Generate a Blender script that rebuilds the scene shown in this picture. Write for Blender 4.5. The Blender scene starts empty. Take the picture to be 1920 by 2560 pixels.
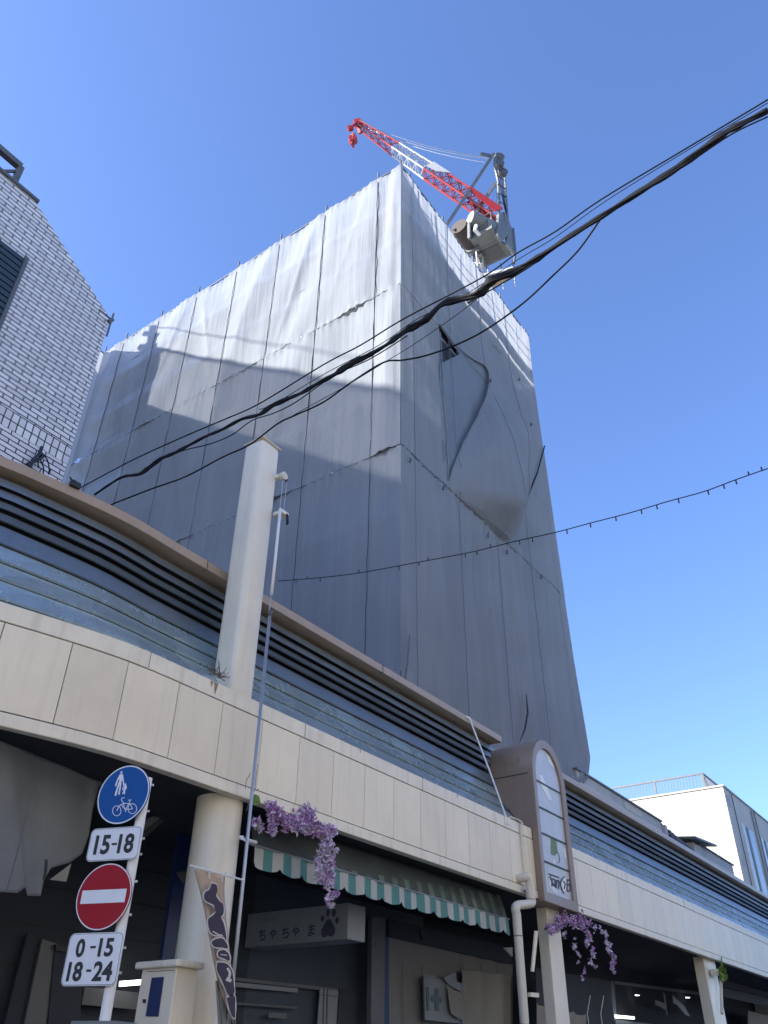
import bpy, bmesh, math, random
from mathutils import Vector, Matrix, noise
random.seed(7)
R = math.radians
C = bpy.context.scene.collection
H = 1.5                                   # eye height above the street

# ------------------------------------------------------------------ camera
def _n(v): return v / v.length
FX = 2040.0                               # focal length in photograph pixels (1920 x 2560)
KZ = _n(Vector((43., -2940., 2040.)))
KX = Vector((1778., 1465., 2040.)); KX = _n(KX - KZ * KX.dot(KZ))
KY = KZ.cross(KX)
cd = bpy.data.cameras.new('camera'); cam = bpy.data.objects.new('camera', cd); C.objects.link(cam)
cd.sensor_fit = 'VERTICAL'; cd.sensor_height = 36.0; cd.sensor_width = 27.0
cd.lens = FX / 2560 * 36.0; cd.clip_start = 0.05; cd.clip_end = 3000
cam.matrix_world = Matrix(((KX.x, -KX.y, -KX.z, 0), (KY.x, -KY.y, -KY.z, 0), (KZ.x, -KZ.y, -KZ.z, H), (0, 0, 0, 1)))
bpy.context.scene.camera = cam

# ------------------------------------------------------------------ light
SUNV = _n(Vector((-1.0, 1.0, 0.73)))      # towards the sun
sc = bpy.context.scene
w = bpy.data.worlds.new('World'); sc.world = w; w.use_nodes = True
nt = w.node_tree; bg = nt.nodes['Background']
sky = nt.nodes.new('ShaderNodeTexSky'); sky.sky_type = 'NISHITA'; sky.sun_disc = False
sky.sun_elevation = math.asin(SUNV.z); sky.sun_rotation = math.atan2(SUNV.x, SUNV.y)
sky.altitude = 0; sky.air_density = 1.0; sky.dust_density = 0.9; sky.ozone_density = 4.5
wb_ = nt.nodes.new('ShaderNodeMix'); wb_.data_type = 'RGBA'; wb_.blend_type = 'MULTIPLY'; wb_.inputs[0].default_value = 1   # camera white balance
wb_.inputs[7].default_value = (.925, .95, 1.13, 1); nt.links.new(sky.outputs[0], wb_.inputs[6])
nt.links.new(wb_.outputs[2], bg.inputs[0]); bg.inputs[1].default_value = 0.107
sd = bpy.data.lights.new('sun', 'SUN'); sd.energy = 5.0; sd.angle = R(0.53); sd.color = (1.0, 0.95, 0.88)
so = bpy.data.objects.new('sun', sd); C.objects.link(so)
so.rotation_euler = SUNV.to_track_quat('Z', 'Y').to_euler()
sc.view_settings.view_transform = 'Standard'; sc.view_settings.look = 'None'
sc.view_settings.gamma = 1; sc.view_settings.exposure = 1.65
sc.cycles.max_bounces = 7; sc.cycles.transparent_max_bounces = 12

# ------------------------------------------------------------------ pixel -> place helpers
def ray(px, py):
    d = Vector((px - 960., py - 1280., FX)) / FX
    return Vector((d.dot(KX), d.dot(KY), d.dot(KZ)))
def oY(px, py, Y): r = ray(px, py); r = r * (Y / r.y); return Vector((r.x, r.y, r.z + H))
def oX(px, py, X): r = ray(px, py); r = r * (X / r.x); return Vector((r.x, r.y, r.z + H))
def oZ(px, py, Z): r = ray(px, py); r = r * ((Z - H) / r.z); return Vector((r.x, r.y, r.z + H))
def oT(px, py, t): r = ray(px, py); r = r * (t / r.y); return Vector((r.x, r.y, r.z + H))
def oV(px, py, A, B):                      # on the upright plane through A and B
    n = Vector((B.y - A.y, -(B.x - A.x), 0)); r = ray(px, py); t = (Vector((A.x, A.y, 0)).dot(n)) / r.dot(n)
    r = r * t; return Vector((r.x, r.y, r.z + H))
D = 1.15732                                # factor for points read off the 1659-wide view
def crop(ox, oy, k): return lambda x, y: (ox + x * k, oy + y * k)
c1 = crop(0, 300, .4521); c2 = crop(0, 1850, .3858); c3 = crop(500, 1900, .4822); c4 = crop(1120, 1750, .4822)
c5 = crop(0, 1100, .4521); c6 = crop(1180, 1780, .23515); c7 = crop(920, 2280, .2411); c8 = crop(1300, 2250, .37372)
ck = crop(800, 250, .36166); cr = crop(1480, 1850, .2652); cq = crop(950, 650, .38427); c9 = crop(560, 2080, .2171)
c0 = crop(0, 0, D)

# ------------------------------------------------------------------ materials
MATS = {}
def mat(name, col, rough=.7, metal=0., spec=.5, var=.0, vscale=3., bump=0., bscale=40., dirt=None, alpha=1., trans=0., coat=0.,
        streak=0., emit=None):
    if name in MATS: return MATS[name]
    m = bpy.data.materials.new(name); m.use_nodes = True; N = m.node_tree.nodes; L = m.node_tree.links
    b = N['Principled BSDF']; b.inputs['Base Color'].default_value = (*col, 1); b.inputs['Roughness'].default_value = rough
    b.inputs['Metallic'].default_value = metal; b.inputs['Specular IOR Level'].default_value = spec
    b.inputs['Coat Weight'].default_value = coat
    b.inputs['Transmission Weight'].default_value = trans; b.inputs['Alpha'].default_value = alpha
    if emit: b.inputs['Emission Color'].default_value = (*emit[0], 1); b.inputs['Emission Strength'].default_value = emit[1]
    tc = N.new('ShaderNodeTexCoord')
    last = None
    if var or streak:
        nz = N.new('ShaderNodeTexNoise'); nz.inputs['Scale'].default_value = vscale; nz.inputs['Detail'].default_value = 7
        nz.inputs['Roughness'].default_value = .62; L.new(tc.outputs['Object'], nz.inputs['Vector'])
        mr = N.new('ShaderNodeMapRange'); mr.inputs['From Min'].default_value = .3; mr.inputs['From Max'].default_value = .7
        mr.inputs['To Min'].default_value = 1 - var; mr.inputs['To Max'].default_value = 1 + var * .6
        L.new(nz.outputs[0], mr.inputs[0])
        mx = N.new('ShaderNodeMix'); mx.data_type = 'RGBA'; mx.blend_type = 'MULTIPLY'; mx.inputs[0].default_value = 1
        mx.inputs[6].default_value = (*col, 1); L.new(mr.outputs[0], mx.inputs[7]); last = mx.outputs[2]
        if streak:
            mp = N.new('ShaderNodeMapping'); mp.inputs['Scale'].default_value = (9, 9, .5)
            n2 = N.new('ShaderNodeTexNoise'); n2.inputs['Scale'].default_value = 1.5; n2.inputs['Detail'].default_value = 5
            L.new(tc.outputs['Object'], mp.inputs[0]); L.new(mp.outputs[0], n2.inputs['Vector'])
            m2 = N.new('ShaderNodeMapRange'); m2.inputs['From Min'].default_value = .52; m2.inputs['From Max'].default_value = .75
            L.new(n2.outputs[0], m2.inputs[0]); m3 = N.new('ShaderNodeMath'); m3.operation = 'MULTIPLY'; m3.inputs[1].default_value = streak
            L.new(m2.outputs[0], m3.inputs[0])
            my = N.new('ShaderNodeMix'); my.data_type = 'RGBA'; L.new(m3.outputs[0], my.inputs[0]); L.new(last, my.inputs[6])
            dc = dirt or (col[0] * .35, col[1] * .33, col[2] * .3); my.inputs[7].default_value = (*dc, 1); last = my.outputs[2]
        if name in ('cream panel', 'dust sheet', 'louvre metal shaded'):
            oi = N.new('ShaderNodeObjectInfo'); mo = N.new('ShaderNodeMapRange'); mo.inputs['To Min'].default_value = .93; mo.inputs['To Max'].default_value = 1.04
            L.new(oi.outputs['Random'], mo.inputs[0]); mm_ = N.new('ShaderNodeMix'); mm_.data_type = 'RGBA'; mm_.blend_type = 'MULTIPLY'; mm_.inputs[0].default_value = 1
            L.new(last, mm_.inputs[6]); L.new(mo.outputs[0], mm_.inputs[7]); last = mm_.outputs[2]
        L.new(last, b.inputs['Base Color'])
        r2 = N.new('ShaderNodeMapRange'); r2.inputs['To Min'].default_value = max(0, rough - .1); r2.inputs['To Max'].default_value = min(1, rough + .12)
        L.new(nz.outputs[0], r2.inputs[0]); L.new(r2.outputs[0], b.inputs['Roughness'])
    if bump:
        nb = N.new('ShaderNodeTexNoise'); nb.inputs['Scale'].default_value = bscale; nb.inputs['Detail'].default_value = 4
        L.new(tc.outputs['Object'], nb.inputs['Vector']); bp = N.new('ShaderNodeBump'); bp.inputs['Strength'].default_value = bump
        bp.inputs['Distance'].default_value = .02; L.new(nb.outputs[0], bp.inputs['Height']); L.new(bp.outputs[0], b.inputs['Normal'])
    MATS[name] = m; return m

M_cream = mat('cream panel', (.82, .725, .555), .42, var=.08, vscale=1.3, streak=.15, bump=.06, bscale=7)
M_band = mat('cream trim', (.82, .74, .59), .45, var=.09, vscale=4, streak=.28, bump=.05, bscale=20)
M_pill = mat('cream pillar', (.79, .72, .58), .34, var=.05, vscale=3, streak=.12, bump=.04, bscale=9)
M_cop = mat('tan coping', (.38, .285, .20), .4, var=.08, vscale=5, streak=.15)
M_slat_shade = mat('louvre metal shaded', (.24, .28, .315), .36, metal=.6, var=.12, vscale=1.6, streak=.15, bump=.03, bscale=5)  # darker copy: dim reflection in the upper slats put into the colour
M_slat_sky = mat('louvre metal skylit', (.44, .54, .57), .26, metal=.55, var=.12, vscale=1.6, streak=.15)  # paler copy: sky reflection on the lower slats put into the colour
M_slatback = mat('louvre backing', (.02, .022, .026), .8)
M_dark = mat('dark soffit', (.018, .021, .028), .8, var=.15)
M_brown = mat('brown sheet metal', (.27, .195, .14), .38, var=.08, vscale=3, streak=.12)
M_black = mat('black plastic', (.012, .013, .016), .45)
M_cable = mat('cable sheath', (.007, .008, .012), .65, spec=.2)
M_steel = mat('galvanised steel', (.42, .44, .46), .4, metal=.7, var=.1, vscale=12)
M_pipe = mat('scaffold pipe', (.09, .095, .11), .5, metal=.3)
M_white = mat('white paint', (.78, .78, .76), .4, var=.05)
M_pvc = mat('cream downpipe', (.66, .59, .47), .38, var=.07, vscale=6, streak=.15)
M_conc = mat('pale render', (.50, .475, .42), .85, var=.10, vscale=1.2, streak=.18, bump=.15, bscale=25)
M_conc2 = mat('grey render', (.42, .42, .41), .85, var=.14, vscale=2, streak=.3, bump=.2, bscale=25)
M_core = mat('inner wall', (.30, .30, .29), .9, var=.15, vscale=1)
M_plank = mat('scaffold plank', (.30, .31, .32), .6, metal=.4)
M_red = mat('crane red', (.27, .018, .016), .4, var=.12, vscale=8)
M_cwhite = mat('crane white', (.40, .41, .42), .45, var=.1, vscale=8)
M_cgrey = mat('crane grey', (.16, .17, .165), .5, var=.14, vscale=3, streak=.2)
M_cdark = mat('crane dark metal', (.10, .105, .11), .5, var=.2, vscale=6)
M_rust = mat('winch rust', (.05, .038, .033), .7, var=.3, vscale=10)
M_wood = mat('plywood', (.42, .33, .22), .8, var=.15, vscale=6)
M_glass = mat('dark glass', (.035, .042, .05), .12, spec=.35)
M_frost = mat('frosted pane', (.50, .52, .55), .30, var=.12, vscale=4, bump=.05, bscale=6)
M_blue = mat('sign blue', (.002, .075, .29), .4, spec=.2, var=.05)
M_sred = mat('sign red', (.32, .004, .014), .4, spec=.2, var=.05)
M_swhite = mat('sign white', (.68, .69, .72), .3, var=.04, vscale=8)
M_sink = mat('sign ink', (.008, .008, .01), .5)
M_tarp = mat('grey canvas', (.19, .205, .22), .85, var=.12, vscale=3, bump=.15, bscale=8)
M_navy = mat('navy blue panel', (.012, .03, .11), .4)
M_door = mat('shop front steel', (.11, .115, .12), .4, var=.08)
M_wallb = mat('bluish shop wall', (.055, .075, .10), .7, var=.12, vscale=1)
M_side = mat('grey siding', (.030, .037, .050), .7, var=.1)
M_board = mat('white signboard', (.22, .245, .265), .5, var=.05)
M_ink2 = mat('faded lettering', (.045, .05, .09), .7)
M_ink3 = mat('faded small lettering', (.12, .12, .12), .7)
M_green = mat('awning green', (.085, .24, .235), .8, var=.08)
M_awn = mat('awning white', (.44, .455, .44), .8, var=.10, vscale=5)
M_awntop = mat('awning top cloth', (.075, .09, .095), .85, var=.25, vscale=3, bump=.1, bscale=10)
M_pur = mat('purple petal', (.44, .24, .50), .7, var=.25, vscale=20)
M_pur2 = mat('pale petal', (.62, .52, .68), .7, var=.2, vscale=20)
M_leaf = mat('leaf green', (.16, .24, .04), .6, var=.3, vscale=15)
M_twig = mat('dry twig', (.16, .13, .09), .9)
M_ban = mat('banner cloth', (.50, .38, .28), .85, var=.10, vscale=4)
M_banp = mat('banner white', (.62, .58, .58), .8)
M_banb = mat('banner dark', (.055, .045, .07), .8)
M_asph = mat('asphalt', (.05, .05, .052), .9, var=.25, vscale=1.5, bump=.3, bscale=60)
M_pave = mat('paving', (.30, .28, .25), .85, var=.15, vscale=2, bump=.2, bscale=30)
M_curt = mat('pale curtain', (.27, .265, .245), .9, var=.06)

def sheet_material():
    m = bpy.data.materials.new('dust sheet mesh'); m.use_nodes = True; N = m.node_tree.nodes; L = m.node_tree.links
    for n in list(N): N.remove(n)
    out = N.new('ShaderNodeOutputMaterial'); tc = N.new('ShaderNodeTexCoord')
    nz = N.new('ShaderNodeTexNoise'); nz.inputs['Scale'].default_value = .8; nz.inputs['Detail'].default_value = 6
    L.new(tc.outputs['Object'], nz.inputs['Vector'])
    mp = N.new('ShaderNodeMapping'); mp.inputs['Scale'].default_value = (6, 6, .25); L.new(tc.outputs['Object'], mp.inputs[0])
    n2 = N.new('ShaderNodeTexNoise'); n2.inputs['Scale'].default_value = 1.2; n2.inputs['Detail'].default_value = 5; L.new(mp.outputs[0], n2.inputs['Vector'])
    ad = N.new('ShaderNodeMath'); ad.operation = 'ADD'; L.new(nz.outputs[0], ad.inputs[0]); L.new(n2.outputs[0], ad.inputs[1])
    cr_ = N.new('ShaderNodeValToRGB'); cr_.color_ramp.elements[0].position = .35; cr_.color_ramp.elements[1].position = .68
    hf = N.new('ShaderNodeMath'); hf.operation = 'MULTIPLY'; hf.inputs[1].default_value = .5; L.new(ad.outputs[0], hf.inputs[0])
    L.new(hf.outputs[0], cr_.inputs[0])
    cr_.color_ramp.elements[0].color = (.285, .308, .338, 1); cr_.color_ramp.elements[1].color = (.345, .368, .398, 1)
    bp = N.new('ShaderNodeBump'); bp.inputs['Strength'].default_value = .5; bp.inputs['Distance'].default_value = .05
    L.new(n2.outputs[0], bp.inputs['Height'])
    df = N.new('ShaderNodeBsdfDiffuse'); tl = N.new('ShaderNodeBsdfTranslucent'); tp = N.new('ShaderNodeBsdfTransparent')
    L.new(cr_.outputs[0], df.inputs[0]); L.new(bp.outputs[0], df.inputs['Normal'])
    tl.inputs[0].default_value = (.46, .485, .52, 1)
    m1 = N.new('ShaderNodeMixShader'); m1.inputs[0].default_value = .34; L.new(df.outputs[0], m1.inputs[1]); L.new(tl.outputs[0], m1.inputs[2])
    m2 = N.new('ShaderNodeMixShader'); m2.inputs[0].default_value = .07; L.new(m1.outputs[0], m2.inputs[1]); L.new(tp.outputs[0], m2.inputs[2])
    L.new(m2.outputs[0], out.inputs[0]); return m
M_sheet = sheet_material()

M_sheet_shade = mat('recess shade sheet', (.15, .175, .205), .9, var=.1)  # sheet colour darkened to stand for the shaded recess
def brick_material(name, bw, bh, vertical=False):
    m = bpy.data.materials.new(name); m.use_nodes = True; N = m.node_tree.nodes; L = m.node_tree.links; b = N['Principled BSDF']
    tc = N.new('ShaderNodeTexCoord'); sp = N.new('ShaderNodeSeparateXYZ'); cb = N.new('ShaderNodeCombineXYZ')
    L.new(tc.outputs['Object'], sp.inputs[0]); ad = N.new('ShaderNodeMath'); L.new(sp.outputs[0], ad.inputs[0]); L.new(sp.outputs[1], ad.inputs[1])
    L.new(ad.outputs[0], cb.inputs[0]); L.new(sp.outputs[2], cb.inputs[1])
    nz = N.new('ShaderNodeTexNoise'); nz.inputs['Scale'].default_value = 6; L.new(tc.outputs['Object'], nz.inputs['Vector'])
    vm = N.new('ShaderNodeVectorMath'); vm.operation = 'SCALE'; vm.inputs['Scale'].default_value = .012; L.new(nz.outputs[1], vm.inputs[0])
    va = N.new('ShaderNodeVectorMath'); L.new(cb.outputs[0], va.inputs[0]); L.new(vm.outputs[0], va.inputs[1])
    br = N.new('ShaderNodeTexBrick'); L.new(va.outputs[0], br.inputs['Vector']); br.inputs['Scale'].default_value = 1
    br.inputs['Brick Width'].default_value = bw; br.inputs['Row Height'].default_value = bh; br.inputs['Mortar Size'].default_value = .0085
    br.inputs['Mortar Smooth'].default_value = .25; br.inputs['Bias'].default_value = 0
    if vertical: br.offset = 0
    br.inputs['Color1'].default_value = (.72, .71, .715, 1); br.inputs['Color2'].default_value = (.56, .55, .56, 1)
    br.inputs['Mortar'].default_value = (.03, .03, .035, 1); L.new(br.outputs[0], b.inputs['Base Color'])
    inv = N.new('ShaderNodeMath'); inv.operation = 'SUBTRACT'; inv.inputs[0].default_value = 1; L.new(br.outputs[1], inv.inputs[1])
    bp = N.new('ShaderNodeBump'); bp.inputs['Distance'].default_value = .03; bp.inputs['Strength'].default_value = 1; L.new(inv.outputs[0], bp.inputs['Height'])
    L.new(bp.outputs[0], b.inputs['Normal']); b.inputs['Roughness'].default_value = .45; return m
M_brick = brick_material('white facing brick', .24, .068)
M_brickv = brick_material('white soldier brick', .095, .13, True)

# ------------------------------------------------------------------ mesh helpers
class MB:
    def __init__(s): s.v = []; s.f = []
    def quad(s, a, b, c, d): n = len(s.v); s.v += [a, b, c, d]; s.f.append((n, n + 1, n + 2, n + 3)); return s
    def poly(s, pts): n = len(s.v); s.v += list(pts); s.f.append(tuple(range(n, n + len(pts)))); return s
    def box(s, a, b):
        x0, y0, z0 = a; x1, y1, z1 = b; n = len(s.v)
        s.v += [Vector(p) for p in ((x0, y0, z0), (x1, y0, z0), (x1, y1, z0), (x0, y1, z0), (x0, y0, z1), (x1, y0, z1), (x1, y1, z1), (x0, y1, z1))]
        s.f += [tuple(n + i for i in q) for q in ((0, 3, 2, 1), (4, 5, 6, 7), (0, 1, 5, 4), (1, 2, 6, 5), (2, 3, 7, 6), (3, 0, 4, 7))]; return s
    def prism(s, pts, off):                # closed slab: outline pts pushed by vector off
        off = Vector(off); k = len(pts); n = len(s.v); s.v += [Vector(p) for p in pts] + [Vector(p) + off for p in pts]
        s.f.append(tuple(range(n, n + k))); s.f.append(tuple(range(n + 2 * k - 1, n + k - 1, -1)))
        for i in range(k): j = (i + 1) % k; s.f.append((n + i, n + i + k, n + j + k, n + j))
        return s
    def beam(s, a, b, wd, ht=None, up=(0, 0, 1)):
        a = Vector(a); b = Vector(b); d = _n(b - a); u = Vector(up)
        if abs(d.dot(u)) > .95: u = Vector((1, 0, 0))
        x = _n(d.cross(u)); y = _n(x.cross(d)); ht = ht or wd; x *= wd / 2; y *= ht / 2
        return s.prism([a - x - y, a + x - y, a + x + y, a - x + y], b - a)
    def tube(s, pts, r, seg=8, cap=True):
        pts = [Vector(p) for p in pts]; rs = r if isinstance(r, (list, tuple)) else [r] * len(pts); n = len(s.v); prev = None
        for i, p in enumerate(pts):
            d = (pts[min(i + 1, len(pts) - 1)] - pts[max(i - 1, 0)]); d = _n(d) if d.length > 1e-9 else Vector((0, 0, 1))
            if prev is None:
                u = Vector((0, 0, 1)) if abs(d.z) < .9 else Vector((1, 0, 0)); x = _n(d.cross(u))
            else: x = _n(prev - d * prev.dot(d))
            prev = x; y = d.cross(x)
            for k in range(seg): a = 2 * math.pi * k / seg; s.v.append(p + (x * math.cos(a) + y * math.sin(a)) * rs[i])
        for i in range(len(pts) - 1):
            for k in range(seg): k2 = (k + 1) % seg; s.f.append((n + i * seg + k, n + i * seg + k2, n + (i + 1) * seg + k2, n + (i + 1) * seg + k))
        if cap:
            s.f.append(tuple(n + k for k in range(seg))[::-1]); s.f.append(tuple(n + (len(pts) - 1) * seg + k for k in range(seg)))
        return s
    def grid(s, fn, nu, nv, skip=None):
        n = len(s.v)
        for j in range(nv + 1):
            for i in range(nu + 1): s.v.append(Vector(fn(i / nu, j / nv)))
        for j in range(nv):
            for i in range(nu):
                if skip and skip((i + .5) / nu, (j + .5) / nv): continue
                a = n + j * (nu + 1) + i; s.f.append((a, a + 1, a + nu + 2, a + nu + 1))
        return s
    def build(s, name, m, parent=None, smooth=False, bevel=0, solid=0, label=None, angle=40, **kw):
        o0 = parent; base = Vector((0, 0, 0))
        while o0 is not None: base += o0.location; o0 = o0.parent
        me = bpy.data.meshes.new(name); me.from_pydata([tuple(Vector(p) - base) for p in s.v], [], s.f); me.update()
        bm = bmesh.new(); bm.from_mesh(me); bmesh.ops.remove_doubles(bm, verts=bm.verts, dist=1e-5)
        if not solid: bmesh.ops.recalc_face_normals(bm, faces=bm.faces)
        bm.to_mesh(me); bm.free()
        o = bpy.data.objects.new(name, me); C.objects.link(o)
        if parent is not None: o.parent = parent
        me.materials.append(m)
        if smooth:
            for p in me.polygons: p.use_smooth = True
            if smooth == 'auto':
                try: me.set_sharp_from_angle(angle=R(angle))
                except Exception: pass
        if solid: md = o.modifiers.new('solid', 'SOLIDIFY'); md.thickness = solid; md.offset = 0
        if bevel: md = o.modifiers.new('bevel', 'BEVEL'); md.width = bevel; md.segments = 2; md.limit_method = 'ANGLE'
        if label: o['label'] = label
        for k, v in kw.items(): o[k] = v
        return o
def thing(name, loc, label, cat, group=None, kind=None):
    o = bpy.data.objects.new(name, None); C.objects.link(o); o.location = Vector(loc); o.empty_display_size = .3
    tag(o, label, cat, group, kind); return o
def tag(o, label=None, cat=None, group=None, kind=None):
    if label: o['label'] = label
    if cat: o['category'] = cat
    if group: o['group'] = group
    if kind: o['kind'] = kind
    return o
def text_mb(txt, org, ux, uy, height, width=None, depth=.004, bold=0., shear=0., center=True):
    cu = bpy.data.curves.new('t', 'FONT'); cu.body = txt; cu.size = 1; cu.offset = bold; cu.shear = shear; cu.extrude = 0; cu.resolution_u = 6
    o = bpy.data.objects.new('t', cu); C.objects.link(o); dg = bpy.context.evaluated_depsgraph_get(); dg.update()
    me = bpy.data.meshes.new_from_object(o.evaluated_get(dg)); mb = MB(); vs = [v.co.copy() for v in me.vertices]
    bpy.data.objects.remove(o)
    if not vs: return mb
    x0 = min(v.x for v in vs); x1 = max(v.x for v in vs); y0 = min(v.y for v in vs); y1 = max(v.y for v in vs)
    sy = height / (y1 - y0); sx = (width / (x1 - x0)) if width else sy
    ux = _n(Vector(ux)); uy = _n(Vector(uy)); nrm = _n(ux.cross(uy)); org = Vector(org)
    mb.v = [org + ux * ((v.x - (x0 + x1) / 2) * sx) + uy * ((v.y - (y0 + y1) / 2) * sy) + nrm * depth for v in vs]
    mb.f = [tuple(p.vertices) for p in me.polygons]; return mb
def smoothline(pts, n=6):                 # Catmull-Rom
    out = []; P = [pts[0]] + list(pts) + [pts[-1]]
    for i in range(1, len(P) - 2):
        for k in range(n):
            t = k / n; a, b, c, d = P[i - 1], P[i], P[i + 1], P[i + 2]
            out.append(.5 * ((2 * b) + (c - a) * t + (2 * a - 5 * b + 4 * c - d) * t * t + (3 * b - a - 3 * c + d) * t ** 3))
    out.append(pts[-1]); return out

# ================================================================== GROUND
g = MB().box((-150, -120, -.6), (200, 160, -.004)).build('ground', M_pave); tag(g, 'ground under the street and buildings', kind='structure')
g = MB().box((-60, -5.2, -.003), (120, 4.3, .0)).build('road', M_asph); tag(g, 'grey asphalt street in front of the arcade', kind='structure')
g = MB().box((-60, 4.3, -.003), (120, 8.6, .12)).build('pavement', M_pave, bevel=.01); tag(g, 'paved walk under the arcade', kind='structure')

# ================================================================== ARCADE
PATH = [(-1.0, 7.49), (1.2, 6.855), (3.0, 6.34), (3.5, 6.20), (3.8, 6.125), (4.05, 6.07), (4.3, 6.03), (4.6, 6.006), (4.9, 6.0)]
def path_pts(xs_end, off):
    out = []
    for i, p in enumerate(xs_end):
        a = xs_end[max(0, i - 1)]; b = xs_end[min(len(xs_end) - 1, i + 1)]
        d = Vector((b[0] - a[0], b[1] - a[1])).normalized(); n = Vector((-d.y, d.x))
        out.append(Vector((p[0], p[1])) + n * off - Vector((0, .19 * min(off, .8) / .43 * max(0, min(1, (4.9 - p[0]) / 2.4)) ** 1.3)))
    return out
def sweep(profile, xs, closed=True):
    mb = MB(); rails = [path_pts(xs, off) for off, z in profile]; k = len(profile); n = len(xs)
    for i in range(n):
        for j, (off, z) in enumerate(profile): mb.v.append(Vector((rails[j][i].x, rails[j][i].y, z)))
    for i in range(n - 1):
        for j in range(k if closed else k - 1):
            j2 = (j + 1) % k; mb.f.append((i * k + j, (i + 1) * k + j, (i + 1) * k + j2, i * k + j2))
    if closed: mb.f.append(tuple(range(k))); mb.f.append(tuple((n - 1) * k + j for j in reversed(range(k))))
    return mb
XD0 = 12.50; XD1 = 13.76                    # arched sign box between these
XE = 46.0
ZS = H + 2.29; ZP0 = H + 2.415; ZP1 = H + 3.150; ZB = H + 3.325; ZC0 = H + 4.82; ZC1 = H + 4.93
arc = thing('arcade_canopy', (8, 6.6, 0), 'cream panelled arcade canopy with grey louvred cove and tan coping along the street', 'arcade')
segL = PATH + [(XD0, 6.0)]; segR = [(XD1, 6.0), (XE, 6.0)]
for seg in (segL, segR):
    sweep([(0.0, ZP1 + .012), (0, ZB), (.14, ZB + .004), (.14, ZP1 + .012)], seg).build('top_band', M_band, arc, bevel=.006)
full = PATH + [(XE, 6.0)]
sweep([(-.012, ZS), (-.012, ZP0 - .012), (.10, ZP0 - .012), (.10, ZS)], full).build('bottom_band', M_band, arc, bevel=.008)
sweep([(.035, ZP0 - .05), (.035, ZP1 + .05), (.13, ZP1 + .05), (.13, ZP0 - .05)], full).build('fascia_backing', M_black, arc)
# panels, one mesh per panel
def path_at(s_list):
    return s_list
def plen(xs): return [math.hypot(xs[i + 1][0] - xs[i][0], xs[i + 1][1] - xs[i][1]) for i in range(len(xs) - 1)]
def sub_path(xs, a, b):                    # points of the path between x=a and x=b
    def yat(x):
        for i in range(len(xs) - 1):
            if xs[i][0] <= x <= xs[i + 1][0]: t = (x - xs[i][0]) / (xs[i + 1][0] - xs[i][0]); return xs[i][1] + t * (xs[i + 1][1] - xs[i][1])
        return xs[-1][1]
    mid = [p for p in xs if a + .02 < p[0] < b - .02]
    return [(a, yat(a))] + mid + [(b, yat(b))]
seams = [-1.0, -.3, .4, 1.1, 1.82, 2.5, oZ(*c5(18, 1015), ZP1).x, oZ(*c5(400, 1125), ZP1).x]
for q in ((720, 1238), (993, 1352), (1235, 1455), (1455, 1547)): seams.append(oY(*c5(*q), 6.0).x)
x = seams[-1] + .62
while x < XE: seams.append(x); x += .617 if x < 12 else .60
for i in range(len(seams) - 1):
    a, b = seams[i] + .004, seams[i + 1] - .004
    if a > XD0 - .1 and b < XD1 + .1: continue
    if a > 30: b = XE - .01
    sweep([(0.0, ZP0), (0.0, ZP1), (.03, ZP1), (.03, ZP0)], sub_path(full, a, b)).build('fascia_panel', M_cream, arc, bevel=.003)
    if a > 30: break
# louvre cove
prof = [(.14, H + 3.30), (.25, H + 3.45), (.36, H + 3.62), (.50, H + 3.82), (.60, H + 4.02), (.665, H + 4.22), (.69, H + 4.42), (.67, H + 4.61), (.58, H + 4.80)]
pl = [0]
for i in range(len(prof) - 1): pl.append(pl[-1] + math.hypot(prof[i + 1][0] - prof[i][0], prof[i + 1][1] - prof[i][1]))
def pat(s):
    s = max(0, min(pl[-1], s))
    for i in range(len(prof) - 1):
        if s <= pl[i + 1] + 1e-9:
            t = (s - pl[i]) / (pl[i + 1] - pl[i]); return Vector((prof[i][0] + t * (prof[i + 1][0] - prof[i][0]), prof[i][1] + t * (prof[i + 1][1] - prof[i][1])))
cuts = [0, .03, .152, .437, .70, .922, 1.151, 1.29, 1.406, 1.521, 1.633]
for seg in (segL, segR):
    sweep([(p[0] + .10, p[1]) for p in prof] + [(1.0, H + 4.80), (1.0, H + 3.30)], seg).build('louvre_backing', M_slatback, arc)
    for i in range(len(cuts) - 1):
        s0, s1 = cuts[i], cuts[i + 1] - .004; gap = .034 if i > 5 else .012
        a = pat(s0 + gap); b = pat(s1); d = (b - a).normalized(); n = Vector((-d.y, d.x))   # n points inwards
        if n.x < 0: n = -n
        lean = .022 if i < 6 else .042
        a2 = a - n * lean; b2 = b + n * .01
        sweep([(a2.x, a2.y), (b2.x, b2.y), (b2.x + n.x * .008, b2.y + n.y * .008), (a2.x + n.x * .012 + d.x * .012, a2.y + n.y * .012 + d.y * .012), (a2.x + n.x * .03, a2.y + n.y * .03), (a2.x + n.x * .03 - d.x * .004, a2.y + n.y * .03 - d.y * .004)], seg).build('louvre_slat', M_slat_sky if i < 5 else M_slat_shade, arc)
    cx = [(p[0], p[1]) for p in seg]
    if seg is segL: cx[-1] = (XD0 + .03, 6.0)
    sweep([(.43, ZC0), (.43, ZC1), (.80, ZC1 + .01), (.80, ZC0)], cx).build('coping', M_cop, arc, bevel=.006)
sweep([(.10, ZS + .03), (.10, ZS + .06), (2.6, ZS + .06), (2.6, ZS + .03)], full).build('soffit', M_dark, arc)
sweep([(.80, ZC0), (.80, ZC1 - .03), (1.45, ZC1 - .03), (1.45, ZC0)], [p for p in full]).build('roof_deck', M_conc2, arc)
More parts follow.
